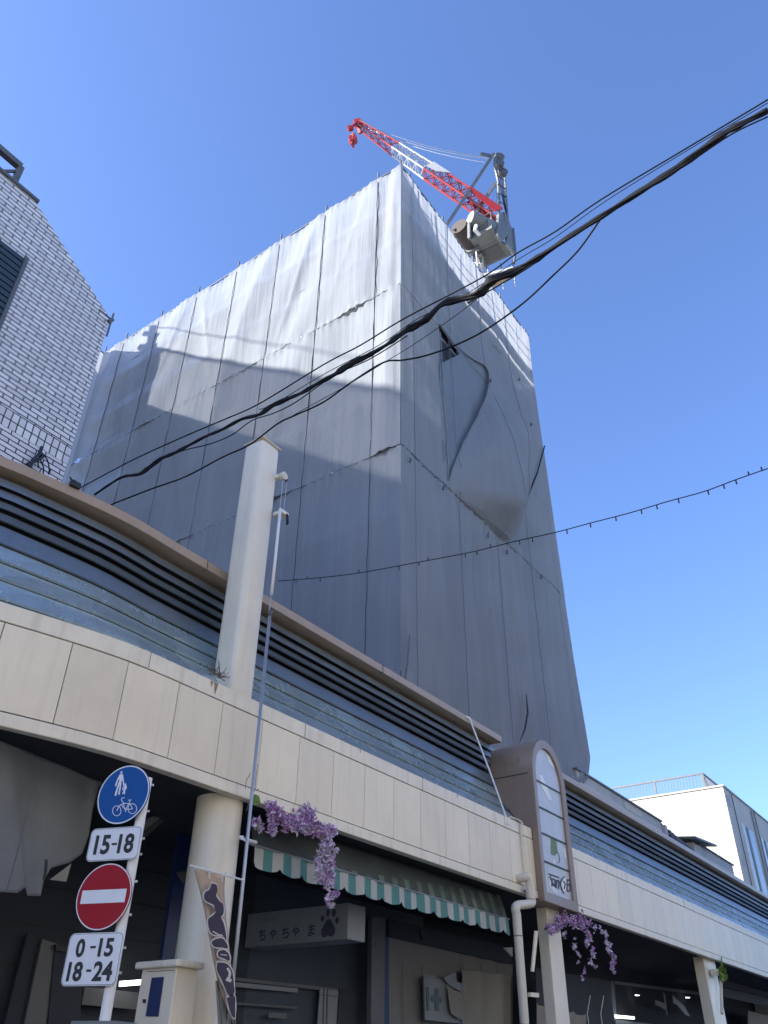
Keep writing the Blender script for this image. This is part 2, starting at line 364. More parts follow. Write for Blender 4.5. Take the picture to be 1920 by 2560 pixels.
# joints in coping, louvre plates at the bend
for q in ((948, 1400), (1147, 690)):
    p = oY(*(crop(500, 1000, .4822)(*q) if q[0] == 948 else c5(*q)), 6.43); MB().box((p.x - .003, 6.425, ZC0 - .002), (p.x + .003, 6.5, ZC1 + .002)).build('coping_joint', M_black, arc)

M_stain = mat('rust stain', (.30, .22, .14), .8, var=.4, vscale=30)
for x_, y_ in ((4.55, 0), (6.85, 0), (9.3, 0), (11.6, 0), (16.5, 0), (19.8, 0)): MB().box((x_ - .002, 5.9975, ZP1 + .014), (x_ + .002, 6.0, ZB - .004)).build('band_joint', M_black, arc)
for x_, h_, w_ in ((5.42, .13, .03), (5.36, .07, .02), (7.9, .05, .012), (10.2, .06, .012), (15.2, .05, .012)):
    MB().poly([Vector((x_ - w_, 5.9985, ZB - .008)), Vector((x_ + w_, 5.9985, ZB - .008)), Vector((x_ + w_ * .5, 5.9985, ZB - .008 - h_ * .6)), Vector((x_, 5.9985, ZB - .008 - h_)), Vector((x_ - w_ * .6, 5.9985, ZB - .008 - h_ * .5))]).build('rust_mark', M_stain, arc)
# ---- arched sign box
sb = thing('arched_sign_box', (12.5, 5.6, 0), 'brown arched sign box with frosted panes projecting from the arcade fascia', 'sign box')
yF = 5.88; zb = H + 2.245
zsp = H + 4.23                               # spring of the arch
def arch(cx, hw, z0, zs, rise, n=20):
    pts = [(cx - hw, z0)] + [(cx - hw * math.cos(math.pi * i / n), zs + rise * math.sin(math.pi * i / n)) for i in range(n + 1)] + [(cx + hw, z0)]
    return pts
cxs = (XD0 + XD1) / 2; ow = (XD1 - XD0) / 2
outer = arch(cxs, ow, zb, zsp, .69); inner = arch(cxs, ow - .14, zb + .16, zsp, .53)
fr = MB()
n = len(outer)
for i in range(n):
    j = (i + 1) % n
    o0, o1, i0, i1 = outer[i], outer[j], inner[i], inner[j]
    for (p, q, y0, y1) in ((0, 0, 0, 0),):
        fr.quad(Vector((o0[0], yF, o0[1])), Vector((o1[0], yF, o1[1])), Vector((i1[0], yF + .012, i1[1])), Vector((i0[0], yF + .012, i0[1])))
        fr.quad(Vector((i0[0], yF + .012, i0[1])), Vector((i1[0], yF + .012, i1[1])), Vector((i1[0], yF + .09, i1[1])), Vector((i0[0], yF + .09, i0[1])))
        fr.quad(Vector((o0[0], yF, o0[1])), Vector((o1[0], yF, o1[1])), Vector((o1[0], yF + .10, o1[1])), Vector((o0[0], yF + .10, o0[1])))
fr.build('frame', M_brown, sb, smooth='auto', bevel=.012)
sh = MB(); out2 = arch(cxs, ow - .012, ZS + .08, zsp, .678)
for i in range(len(out2) - 1):
    a, b = out2[i], out2[i + 1]; sh.quad(Vector((a[0], yF + .10, a[1])), Vector((b[0], yF + .10, b[1])), Vector((b[0], 7.0, b[1])), Vector((a[0], 7.0, a[1])))
sh.build('shell', M_brown, sb, smooth='auto')
MB().box((cxs - ow + .012, yF + .06, zb + .004), (cxs + ow - .012, 6.3, zb + .03)).build('lower_shell', M_brown, sb)
for q in ((225, 690),):
    MB().box((XD0 + .004, yF + .10, H + 4.21), (XD0 + .0135, 6.9, H + 4.22)).build('shell_seam', M_black, sb)
panez = [zb + .16, H + 2.86, H + 3.29, H + 3.70, H + 4.13, zsp + .53]
for i in range(5):
    z0, z1 = panez[i] + .008, panez[i + 1] - .008
    if i < 4: pts = [(cxs - ow + .135, z0), (cxs + ow - .135, z0), (cxs + ow - .135, z1), (cxs - ow + .135, z1)]
    else:
        hw = ow - .135; pts = [(cxs - hw, z0)] + [(cxs - hw * math.cos(math.pi * k / 20), zsp + .53 * math.sin(math.pi * k / 20)) for k in range(21)] + [(cxs + hw, z0)]
    MB().prism([Vector((a, yF + .05, b)) for a, b in pts], (0, .012, 0)).build('pane', M_frost, sb)
    if i: MB().box((cxs - ow + .13, yF + .035, panez[i] - .012), (cxs + ow - .13, yF + .055, panez[i] + .012)).build('glazing_bar', M_black, sb)
MB().box((XD0 + .03, 6.15, ZS + .1), (XD1 - .03, 6.4, zsp + .3)).build('box_back', M_brown, sb)
def onpane(pts, dy=.046): return [Vector((oY(*c6(*p), yF + dy).x, yF + dy, oY(*c6(*p), yF + dy).z)) for p in pts]
MB().poly(onpane([(710, 665), (745, 670), (790, 770), (855, 945), (810, 930), (745, 800)])).build('paper_arc', M_white, sb)
MB().poly(onpane([(785, 445), (830, 480), (880, 600), (850, 580), (815, 530)])).build('paper_arc', M_white, sb)
MB().poly(onpane([(838, 1318), (895, 1345), (912, 1490), (880, 1530), (840, 1510)])).build('green_tape', mat('faded green tape', (.16, .26, .15), .7), sb)
MB().poly(onpane([(968, 1455), (990, 1450), (1005, 1560), (985, 1545)])).build('paper_scrap', M_white, sb)
MB().poly(onpane([(868, 1560), (880, 1570), (882, 1610), (868, 1600)])).build('paper_scrap', M_white, sb)
for pts in ([(940, 1840), (985, 1740), (1010, 1800), (1000, 1890), (965, 1940)], [(815, 1730), (830, 1780), (900, 1900), (915, 1940), (860, 1900), (825, 1850)]):
    MB().poly(onpane(pts)).build('white_motif', M_white, sb)
ink = MB()
def stroke(mb, pts, wd, fn, n=8):
    P = smoothline([Vector(p) for p in pts], 4) if len(pts) > 2 else [Vector(p) for p in pts]
    for i in range(len(P) - 1):
        a = P[i]; b = P[i + 1]; d = b - a
        if d.length < 1e-6: continue
        nn = Vector((-d.y, d.x)).normalized() * wd / 2; e = d.normalized() * wd * .2
        q = fn([tuple(a - nn - e), tuple(b - nn + e), tuple(b + nn + e), tuple(a + nn - e)]); mb.poly(q)
for s_ in ([(815, 1720), (925, 1760)], [(830, 1745), (850, 1800), (870, 1850)], [(850, 1855), (855, 1780), (885, 1790), (880, 1860)], [(895, 1870), (905, 1790), (925, 1810), (920, 1880)],
           [(985, 1750), (945, 1800), (950, 1870), (980, 1930)], [(970, 1800), (990, 1830), (980, 1880)], [(1010, 1790), (1015, 1900), (1045, 1890), (1040, 1840), (1015, 1835), (1045, 1830), (1040, 1790), (1005, 1785)]):
    stroke(ink, s_, 13, lambda q: onpane(q, .043 + random.random() * .002))
ink.build('lettering', M_ink2, sb)
st = MB(); stroke(st, [(880, 1490), (915, 1500), (935, 1570), (915, 1610)], 6, lambda q: onpane(q, .044)); st.build('wire', M_black, sb)

# ---- tall square pillar on top of the canopy
PX0, PX1, PY0, PY1, PZ = 5.66, 6.01, 6.02, 6.36, H + 6.79
pil = thing('arcade_pillar', (5.8, 6.2, 0), 'tall cream pillar with rounded corner rising above the arcade louvres', 'pillar')
o = MB().box((PX0, PY0, ZB - .03), (PX1, PY1, PZ)).build('shaft', M_pill, pil)
md = o.modifiers.new('b', 'BEVEL'); md.width = .075; md.segments = 6; md.limit_method = 'ANGLE'
for p in o.data.polygons: p.use_smooth = True
MB().box((PX0 - .006, PY0 - .006, PZ - .0), (PX1 + .006, PY1 + .006, PZ + .015)).build('cap', M_band, pil, bevel=.05)
bk = oY(*c0(597, 1112), 6.0)
MB().box((bk.x - .03, 5.88, bk.z - .02), (bk.x + .10, 6.03, bk.z + .03)).build('bracket', M_band, pil, bevel=.006)
pu = oY(*c0(603, 1033), 6.0)
mb = MB(); mb.tube([pu + Vector((.0, -.10, 0)), pu + Vector((.0, -.04, 0))], .055, 16); mb.build('pulley', M_pvc, pil, smooth='auto')
MB().beam(pu + Vector((-.03, -.03, .0)), pu + Vector((-.03, .1, 0)), .05).build('pulley_bracket', M_band, pil)
ar = [pu + Vector((.02 + .055 * math.cos(a), -.07, .055 * math.sin(a))) for a in [R(k) for k in range(-50, 130, 15)]]
MB().tube(ar, .012, 6).build('pulley_belt', M_black, pil, smooth=True)
MB().tube([pu + Vector((.075, -.07, .0)), Vector((pu.x + .07, 5.93, bk.z + .02))], .006, 6).build('rope', M_steel, pil)
MB().tube([pu + Vector((-.0, -.07, -.04)), Vector((pu.x - .0, 5.93, bk.z - .8)), Vector((pu.x - .03, 5.9, H + 3.4))], .007, 6).build('rope', M_steel, pil)
cl = MB()
for k in range(7): cl.tube([Vector((bk.x + .06 + random.uniform(-.015, .015), 5.86, bk.z - .02 - k * .018)), Vector((bk.x + .09 + random.uniform(-.015, .015), 5.89, bk.z - .03 - k * .018))], .014, 6)
cl.build('pole_clip', M_black, pil)
pb = MB(); pb.tube([Vector((oY(*c0(603, 1125), 5.87).x, 5.87, bk.z)), Vector((oY(*c0(603, 1125), 5.87).x, 5.87, H + 4.55))], .018, 8); pb.build('rod', M_white, pil, smooth=True)
# little nest of dry weeds at its foot
wd = thing('dry_weeds', oY(545, 1690, 5.98), 'dry weed tangle at the foot of the cream pillar', 'weeds'); mb = MB()
for k in range(40):
    a = wd.location + Vector((random.uniform(-.07, .09), random.uniform(0, .06), random.uniform(-.01, .03))); b = a + Vector((random.uniform(-.10, .12), random.uniform(-.05, .03), random.uniform(-.03, .12)))
    if k > 34: b = a + Vector((random.uniform(-.05, 0), 0, random.uniform(.15, .24)))
    mb.tube([a, (a + b) / 2 + Vector((random.uniform(-.03, .03), 0, random.uniform(-.02, .02))), b], .0032, 4)
mb.build('stem', M_twig, wd)

# ---- banner pole
bp_ = thing('banner_pole', oY(*c0(500, 2212), 5.83), 'long white metal pole strapped upright beside the cream column', 'pole')
ptop = oY(*c0(583, 1330), 5.83); pbot = oY(*c0(500, 2140), 5.83); pt = Vector((pbot.x, 5.83, ptop.z))
MB().tube([Vector((pbot.x + .01, 5.83, .12)), pt], .017, 10).build('tube', M_steel, bp_, smooth=True)
MB().tube([pt, pt + Vector((0, 0, .06))], .024, 10).build('tip', M_cdark, bp_, smooth=True)

# ---- round columns below the canopy
def round_col(x, y, r, label):
    t = thing('arcade_column', (x, y, .12), label, 'column', 'columns under the arcade'); MB().tube([Vector((x, y, .12)), Vector((x, y, ZS + .03))], r, 32).build('shaft', M_pill, t, smooth='auto'); return t
round_col(5.98, 6.32, .235, 'thick round cream column between the blue road sign and the paw signboard')
def sq_col(x0, x1, y0, y1, label):
    t = thing('arcade_post', ((x0 + x1) / 2, y0, .12), label, 'column', 'square arcade posts'); MB().box((x0, y0, .12), (x1, y1, ZS + .03)).build('shaft', M_pill, t, bevel=.012); return t
a = oZ(*c0(1136, 1965), ZS); b = oZ(*c0(1165, 1985), ZS)
sq_col(a.x - .25, a.x + .22, 6.12, 6.30, 'cream arcade post behind the thick downpipe with elbows')
a = oY(*c0(1522, 2085), 6.12); b = oY(*c0(1545, 2095), 6.12)
sq_col(a.x, b.x + .1, 6.12, 6.35, 'farther cream arcade post with a side bracket at lower right')

# ---- cream downpipe with elbows
dp = thing('downpipe', (oY(*c0(1130, 2212), 5.95).x, 5.9, .12), 'fat cream downpipe with two elbows on the arcade fascia', 'pipe')
e0 = oY(*c4(370, 925), 5.98); e1 = oY(*c4(418, 930), 5.88); e2 = oY(*c4(415, 1040), 5.88); e3 = oY(*c4(350, 1085), 5.88); e4 = oY(*c4(375, 1600), 5.88)
rp = .062
MB().tube(smoothline([Vector((e0.x, 6.0, e0.z)), Vector((e0.x + .02, 5.9, e0.z + .01)), Vector((e1.x - .03, 5.87, e1.z + .02)), Vector((e1.x, 5.87, e1.z - .10))], 6), rp, 16).build('elbow', M_pvc, dp, smooth='auto')
MB().tube([Vector((e1.x, 5.87, e1.z - .09)), Vector((e1.x, 5.87, e2.z + .03))], rp + .008, 16).build('collar', M_pvc, dp, smooth='auto')
MB().tube(smoothline([Vector((e1.x, 5.87, e2.z + .05)), Vector((e1.x - .01, 5.87, e2.z - .03)), Vector((e3.x + .02, 5.87, e3.z + .045)), Vector((e3.x, 5.87, e3.z - .07))], 6), rp, 16).build('elbow', M_pvc, dp, smooth='auto')
MB().tube([Vector((e3.x, 5.87, e3.z - .05)), Vector((e3.x, 5.87, .12))], rp, 16).build('pipe', M_pvc, dp, smooth='auto')
for dz in (.35, 1.4): MB().tube([Vector((e3.x, 5.87, e3.z - dz)), Vector((e3.x, 5.87, e3.z - dz + .012))], rp + .006, 16).build('strap_and_crease', M_cdark, dp)
MB().box((e1.x + .03, 5.9, e1.z - .16), (e1.x + .14, 6.05, e1.z - .13)).build('bracket', M_cdark, dp)
# thin conduit
k1 = oY(*c6(430, 1180), 5.97); k2 = oY(*c6(545, 1230), 5.97); k3 = oY(*c6(560, 1720), 5.97)
cn = thing('conduit', (k3.x, 5.97, k3.z), 'thin white conduit curving down the fascia beside the arched sign box', 'pipe')
MB().tube(smoothline([Vector((k1.x - .05, 6.12, k1.z + .0)), Vector((k1.x + .03, 6.02, ZB + .03)), Vector((k2.x - .03, 5.975, ZB + .01)), Vector((k3.x, 5.975, ZB - .09)), Vector((k3.x, 5.975, k3.z + .2)), Vector((k3.x, 5.975, k3.z))], 5), .014, 8).build('tube', M_pvc, cn, smooth=True)
# white rod in front of louvres
r0 = oY(*c6(0, 60), 6.40); r1 = oY(*c6(375, 1160), 6.0)
wr = thing('white_rod', r1, 'bright white bent rod leaning across the louvres beside the arched sign box', 'rod')
MB().tube(smoothline([oY(*c0(1006, 1550), 6.42), oY(*c0(1014, 1551), 6.41), oY(*c0(1021, 1570), 6.38), oY(*c0(1060, 1672), 6.2), r1, r1 + Vector((.02, .04, -.005))], 6), .0135, 8).build('rod', M_white, wr, smooth=True)
cb_ = thing('black_wire', oY(*c6(490, 1165), 6.05), 'short black wire hanging down the louvres beside the brown sign box', 'wire')
MB().tube(smoothline([oY(*c6(290, 900), 6.45), oY(*c6(330, 985), 6.3), oY(*c6(400, 1060), 6.12), oY(*c6(490, 1168), 6.02)], 5), .008, 6).build('cable', M_cable, cb_)

# ================================================================== SHEETED BUILDING
XT, YT = 10.97, 7.5
ZT = H + 21.15; RW = [ZT, ZT - 5.1, ZT - 10.2, ZT - 15.3, ZT - 18.2]
XR = 18.80; YE = 20.35
tw = thing('sheeted_building', (14.5, 14, 0), 'tall building wrapped in grey scaffold dust sheets with a crane on its roof', 'building')
MB().box((XT + 1.25, YT + 1.25, 0), (XR - 1.0, YE - 1.1, ZT - 1.7)).build('inner_wall', M_core, tw)
wi = MB()
for k in range(7):
    for j in range(4): wi.box((XT + 1.7 + j * 1.7, YT + 1.22, 3 + k * 2.6), (XT + 2.7 + j * 1.7, YT + 1.26, 4.4 + k * 2.6))
wi.build('inner_windows', M_glass, tw, kind='stuff')
ysL = [YT, 8.28, 10.2, 12.0, 13.8, 15.6, 17.4, 19.2, YE]
xsR = [XT, 11.49, 13.29, 15.09, 16.89, 18.69]
def fold(a, b, s): return noise.noise(Vector((a, b, s)))
def left_off(u, z, fu, fz, r, c):
    o = .07 * math.sin(math.pi * fu) * (math.sin(math.pi * fz) * .6 + .4) * (1 if (c * 3 + r) % 2 else -.6)
    up = 1.0 if r == 0 else .55 if r == 1 else .35
    k = {2: 1.1, 4: -1.0, 3: .8, 5: 1.2, 6: -1}.get(c, .3)
    o += up * .052 * math.sin(math.pi * fu) * math.sin((fu * 1.0 + k * (fz - .5) * 1.6) * 5.0 + c * 1.7)
    d = fu - (.15 + .75 * (1 - fz) if k > 0 else .85 - .7 * (1 - fz))
    o += up * .075 * math.exp(-abs(d) / .06) * math.sin(math.pi * min(1, fz * 1.02)) * (1 if c in (2, 4, 5) else .35)
    dk_ = (ZT - z) % 1.7; dk_ = min(dk_, 1.7 - dk_); o += .022 * math.exp(-(dk_ / .10) ** 2) * (1 if z > H + 9 else .4)
    j = min(fz, 1 - fz) * 5.1
    o += .028 * math.exp(-j / .35) * math.sin(u * 26 + 3 * fold(u * 2, 0, 1)) * math.sin(math.pi * min(1, j * 4 + .25))
    o += .016 * fold(u * 1.4, z * .5, 3) + .010 * fold(u * 7, z * .9, 8)
    return o
# the loose flap on the street face: control triangles (crop pixels, push towards the street in metres)
CP = dict(A=(385, 420, 0), B=(440, 1470, .0), Cc=(690, 790, .10), Dd=(690, 510, 0), E=(490, 595, -.05), F=(398, 638, -.05), G=(925, 1100, .25), Hh=(1055, 1210, 0),
          I=(722, 1670, .95), J=(850, 1790, .30), K=(820, 1850, 0), L=(915, 1620, .02), P=(560, 1000, -.02), Q=(435, 1170, 0), T=(1010, 880, 0), M=(640, 1220, .75), N_=(800, 1250, .65), O=(560, 1560, .16))
CV = {}
for k, (a, b, h) in CP.items(): p = oY(*cq(a, b), YT); CV[k] = (p.x, p.z, h)
TR = ['A E F', 'A Dd E', 'E Dd Cc', 'E Cc P', 'F E P', 'F P Q', 'Q P B', 'P Cc B', 'Cc M B', 'Cc N_ M', 'Cc G N_', 'Cc T G', 'Dd T Cc', 'T Hh G', 'G Hh J', 'G J I', 'N_ G I', 'M N_ I', 'M I O', 'B M O', 'B O K', 'O I K', 'I J K', 'J Hh L', 'J L K']
TR = [[CV[n_] for n_ in t.split()] for t in TR]
def bary(x, z, t):
    (x1, z1, _), (x2, z2, _), (x3, z3, _) = t; d = (z2 - z3) * (x1 - x3) + (x3 - x2) * (z1 - z3)
    if abs(d) < 1e-9: return None
    a = ((z2 - z3) * (x - x3) + (x3 - x2) * (z - z3)) / d; b = ((z3 - z1) * (x - x3) + (x1 - x3) * (z - z3)) / d; c = 1 - a - b
    return (a, b, c) if min(a, b, c) >= -1e-6 else None
def flap(x, z):                            # softened so the cloth folds roundly
    c = flap0(x, z)
    if c is None: return None
    s_, n_ = c * 2, 2
    for k in range(8):
        for r_ in (.14, .28):
            v = flap0(x + r_ * math.cos(k * .785), z + r_ * math.sin(k * .785)); s_ += v if v is not None else 0; n_ += 1
    return s_ / n_
def flap0(x, z):
    for t in TR:
        q = bary(x, z, t)
        if q: return q[0] * t[0][2] + q[1] * t[1][2] + q[2] * t[2][2]
    return None
HOLE = [(oY(*cq(*q), YT).x, oY(*cq(*q), YT).z, 0) for q in ((375, 395), (525, 610), (396, 672))]
OPEN = [oY(*cq(*q), YT) for q in ((385, 420), (490, 555), (590, 640), (665, 690), (688, 730), (688, 800), (655, 905), (600, 1040), (530, 1190), (470, 1340), (440, 1440), (432, 1170), (398, 638))]
def inside(x, z, P):
    c = False; j = len(P) - 1
    for i in range(len(P)):
        if (P[i].z > z) != (P[j].z > z) and x < (P[j].x - P[i].x) * (z - P[i].z) / (P[j].z - P[i].z) + P[i].x: c = not c
        j = i
    return c
def right_x(z, c, fu):                     # the bottom bulges, then gathers in
    x0, x1 = xsR[c], xsR[c + 1] if c + 1 < len(xsR) else XR
    return x0 + (x1 - x0) * fu
def edge_push(x, z):                       # right hand edge silhouette
    zr = z - H; t = max(0, min(1, (x - 16.5) / 2.3))
    pts = [(21.2, .0), (19.5, -.10), (16, .02), (11, .17), (8, .32), (6.52, .42), (5.95, .1), (5.55, -.6), (2, -1.2)]
    for i in range(len(pts) - 1):
        if pts[i][0] >= zr >= pts[i + 1][0]: f = (pts[i][0] - zr) / (pts[i][0] - pts[i + 1][0]); return t * (pts[i][1] + f * (pts[i + 1][1] - pts[i][1]))
    return 0
def right_off(x, z, fu, fz, r, c):
    o = .06 * math.sin(math.pi * fu) * math.sin(math.pi * fz) * (1 if (c + r) % 2 else -.7) + .04 * fold(x * 1.2, z * .4, 5)
    o += .03 * fold(x * 5, z * .25, 9) * (1.6 if r >= 2 else 1)
    if r >= 2: o += .10 * math.sin(math.pi * fu) * math.sin(x * 5 + .35 * z) * min(1, (RW[2] - z) / 3)
    j = min(fz, 1 - fz) * 5.1; o += .015 * math.exp(-j / .3) * math.sin(x * 28)
    return o
for c in range(len(ysL) - 1):              # -X face
    y0, y1 = ysL[c], ysL[c + 1]
    for r in range(4):
        z1, z0 = RW[r], RW[r + 1]
        def fn(a, b, y0=y0, y1=y1, z0=z0, z1=z1, r=r, c=c):
            fu, fz = a, b; y = y0 + (y1 - y0) * fu; z = z0 + (z1 - z0) * fz
            edge = min(1, fu * (y1 - y0) * 9, (1 - fu) * (y1 - y0) * 9) if True else 1
            o = left_off(y, z, fu, fz, r, c) * edge
            if r == 0: z -= .09 * math.sin(math.pi * fu) * fz ** 8
            return (XT - o - (.012 if r % 2 else 0), y, z)
        MB().grid(fn, max(6, int((y1 - y0) * 16)), 40).build('dust_sheet', M_sheet, tw, smooth=True)
for c in range(len(xsR)):                  # -Y face
    x0 = xsR[c]; x1 = xsR[c + 1] if c + 1 < len(xsR) else XR
    for r in range(4):
        z1, z0 = RW[r], RW[r + 1]
        def fn(a, b, x0=x0, x1=x1, z0=z0, z1=z1, r=r, c=c):
            x = x0 + (x1 - x0) * a; z = z0 + (z1 - z0) * b
            edge = min(1, a * (x1 - x0) * 9, (1 - a) * (x1 - x0) * 9); f = flap(x, z)
            o = right_off(x, z, a, b, r, c) * edge
            if f is not None: o = f + .03 * fold(x * 2, z * 1.2, 4) * min(1, abs(f) * 6)
            if r == 0: z -= .10 * math.sin(math.pi * a) * b ** 8
            return (x + edge_push(x, z), YT - o - (.012 if r % 2 else 0), z)
        def sk(a, b, x0=x0, x1=x1, z0=z0, z1=z1): return inside(x0 + (x1 - x0) * a, z0 + (z1 - z0) * b, OPEN)
        MB().grid(fn, max(6, int((x1 - x0) * 22)), 110, sk).build('dust_sheet', M_sheet, tw, smooth='auto', angle=50)
qx = [p.x for p in OPEN]; qz = [p.z for p in OPEN]
def ifn(a, b):
    x = min(qx) - .05 + (max(qx) - min(qx) + .4) * a; z = min(qz) - .1 + (max(qz) - min(qz) + .2) * b
    return (x, YT + .015 + .02 * math.sin(a * 5) + .04 * fold(x * 2, z, 6), z)
MB().box((min(qx) - .3, YT + .14, HOLE[2][1] - .5), (min(qx) + 1.1, YT + .17, HOLE[0][1] + .4)).build('hole_shade_panel', M_slatback, tw)  # near-black panel added for the dark inside of the hole
MB().grid(ifn, 60, 160, lambda a, b: bary(min(qx) - .05 + (max(qx) - min(qx) + .4) * a, min(qz) - .1 + (max(qz) - min(qz) + .2) * b, HOLE) is not None).build('recess_shade_sheet', M_sheet_shade, tw, smooth=True)  # sheet behind the opening, recess shade put into its darker colour
hem = [Vector((p.x, YT - .02 - max(0, flap(p.x, p.z) or 0), p.z)) for p in OPEN]; hem.append(hem[0])
MB().tube([hem[i].lerp(hem[i + 1], k / 4) + Vector((.012 * math.sin(i * 3 + k * 2), 0, 0)) for i in range(len(hem) - 1) for k in range(4)], .016, 6).build('sheet_hem', M_sheet, tw, smooth=True)
# return sheet at the far left corner, end sheet on the hidden right side
MB().grid(lambda a, b: (XT - 3.4 * a, YE + .03 * fold(a * 9, b * 6, 2), RW[3] + (RW[0] + .75 * a - RW[3]) * b), 30, 60).build('dust_sheet', M_sheet, tw, smooth=True)
MB().grid(lambda a, b: (XR + edge_push(XR, RW[3] + (RW[0] - RW[3]) * b), YT + a * 12.8, RW[3] + (RW[0] - RW[3]) * b), 24, 40).build('dust_sheet', M_sheet, tw, smooth=True)
for c, y in enumerate(ysL):                # uprights
    MB().tube([Vector((XT + .07, y + .05, H + 4.95)), Vector((XT + .07, y + .05, ZT + (.42 if c else .30)))], .0243, 8).build('scaffold_pole', M_pipe, tw)
    if c: MB().tube([Vector((XT + .95, y + .05, H + 4.95)), Vector((XT + .95, y + .05, ZT + .3))], .0243, 8).build('scaffold_pole', M_pipe, tw)
for c, x in enumerate(xsR[1:] + [XR]):
    xx = x + (.04 if c < 5 else -.06)
    MB().tube([Vector((xx, YT + .07, H + 4.95)), Vector((xx, YT + .07, ZT + (.40 if c < 4 else .3)))], .0243, 8).build('scaffold_pole', M_pipe, tw)
    MB().tube([Vector((xx, YT + .95, H + 4.95)), Vector((xx, YT + .95, ZT + .25))], .0243, 8).build('scaffold_pole', M_pipe, tw)
for k in range(9):                         # decks and guard rails
    z = ZT - 1.7 * (k + 1) + .0
    if k < 7:
        MB().box((XT + .12, YT + .15, z - .05), (XT + .90, YE, z)).build('deck', M_plank, tw)
        MB().box((XT + .92, YT + .12, z - .05), (XR - .1, YT + .90, z)).build('deck', M_plank, tw)
for k in range(6):
    z = ZT - 1.7 * (k + 1)
    for dz in (.45, .9):
        MB().tube([Vector((XT + .10, YT + .1, z + dz)), Vector((XT + .10, YE, z + dz))], .0243, 6).build('guard_rail', M_pipe, tw)
        MB().tube([Vector((XT + .1, YT + .10, z + dz)), Vector((XR - .05, YT + .10, z + dz))], .0243, 6).build('guard_rail', M_pipe, tw)
MB().tube([Vector((XT + .02, YT, ZT - .01)), Vector((XT + .02, YE, ZT - .01))], .0243, 6).build('top_rail', M_pipe, tw)
MB().tube([Vector((XT, YT + .02, ZT - .01)), Vector((XR, YT + .02, ZT - .01))], .0243, 6).build('top_rail', M_pipe, tw)
MB().tube([Vector((XT - 3.4, YE, ZT + .74)), Vector((XT, YE, ZT - .01))], .0243, 6).build('top_rail', M_pipe, tw)
# lacing cords and ties on the seams
for c, y in enumerate(ysL[1:-1]):
    MB().tube([Vector((XT - .02 + .012 * math.sin(k * 1.7), y + .006 * math.sin(k * 2.3), ZT - .2 - k * .35)) for k in range(48)], [.011 if k < 24 else .005 for k in range(48)], 5).build('lacing_cord', M_cable if c < 2 else M_pipe, tw)
for c, x in enumerate(xsR[1:-1]):
    MB().tube([Vector((x + .01 * math.sin(k * 2.3) + edge_push(x, ZT - .2 - k * .38), YT - .02 - (0 if flap(x, ZT - .2 - k * .38) is None else max(0, flap(x, ZT - .2 - k * .38))), ZT - .2 - k * .38)) for k in range(44)], .0045, 4).build('lacing_cord', M_pipe, tw)
tie = MB()
for r in (1, 2, 3):
    for y in [ysL[0] + k * .45 for k in range(28)]: 
        if random.random() < .2: tie.box((XT - .05, y - .008, RW[r] - .03), (XT - .02, y + .008, RW[r] + .02))
    for x in [XT + k * .45 for k in range(18)]:
        if random.random() < .15: tie.box((x - .012, YT - .05, RW[r] - .05), (x + .012, YT - .02, RW[r] + .03))
tie.build('tie', M_steel, tw, kind='stuff')
for (a, b, r) in (((YT, 0), (YE, 0), 1), ((YT, 0), (YE, 0), 2)):
    MB().tube([Vector((XT - .03 + .01 * math.sin(k * 3), YT + k * .4, RW[r] + .012 * math.sin(k * 1.9))) for k in range(33)], .006 if r > 1 else .009, 4).build('joint_cord', M_cdark, tw)
for r in (1, 2):
    pts = [Vector((XT + k * .4, YT - .03, RW[r] + .012 * math.sin(k * 1.9))) for k in range(20)]
    MB().tube(pts, .006, 4).build('joint_cord', M_cdark, tw)
h_, l_, k_ = CV['Hh'], CV['L'], CV['K']
MB().tube([Vector((h_[0] + .05, YT - .06, h_[1])), Vector(((h_[0] + l_[0]) / 2, YT - .16, (h_[1] + l_[1]) / 2)), Vector((l_[0], YT - .07, l_[1]))], .022, 6).build('strap_and_crease', M_cable, tw)  # dark tube stands for the shaded crease in the sheet
for q in ((700, 785), (940, 1080), (905, 770), (200, 1290), (415, 1470), (705, 1778), (828, 1888), (1050, 2050)):
    p = oY(*cq(*q), YT - .08); f = flap(p.x, p.z) or 0; p.y -= max(0, f)
    MB().beam(p, p + Vector((-.03, 0, -.12)), .035).build('sheet_clip', M_cdark, tw)
a_ = CV['A']; b_ = CV['B']
MB().beam(Vector((a_[0] + .06, YT + .25, a_[1] - .05)), Vector((CV['Cc'][0] - .3, YT + .5, CV['Cc'][1] + .9)), .06).build('brace', M_steel, tw)
MB().tube([oY(*c0(1137, 1500), YT - .12), oY(*c0(1140, 1540), YT - .16), oY(*c0(1134, 1575), YT - .14), oY(*c0(1122, 1605), YT - .12)], [.01, .022, .02, .006], 6).build('sheet_slit', M_black, tw)
MB().tube([oY(*c0(885, 1372), YT - .12), oY(*c0(880, 1430), YT - .13), oY(*c0(875, 1470), YT - .12)], [.008, .02, .02], 6).build('sheet_slit', M_cdark, tw)

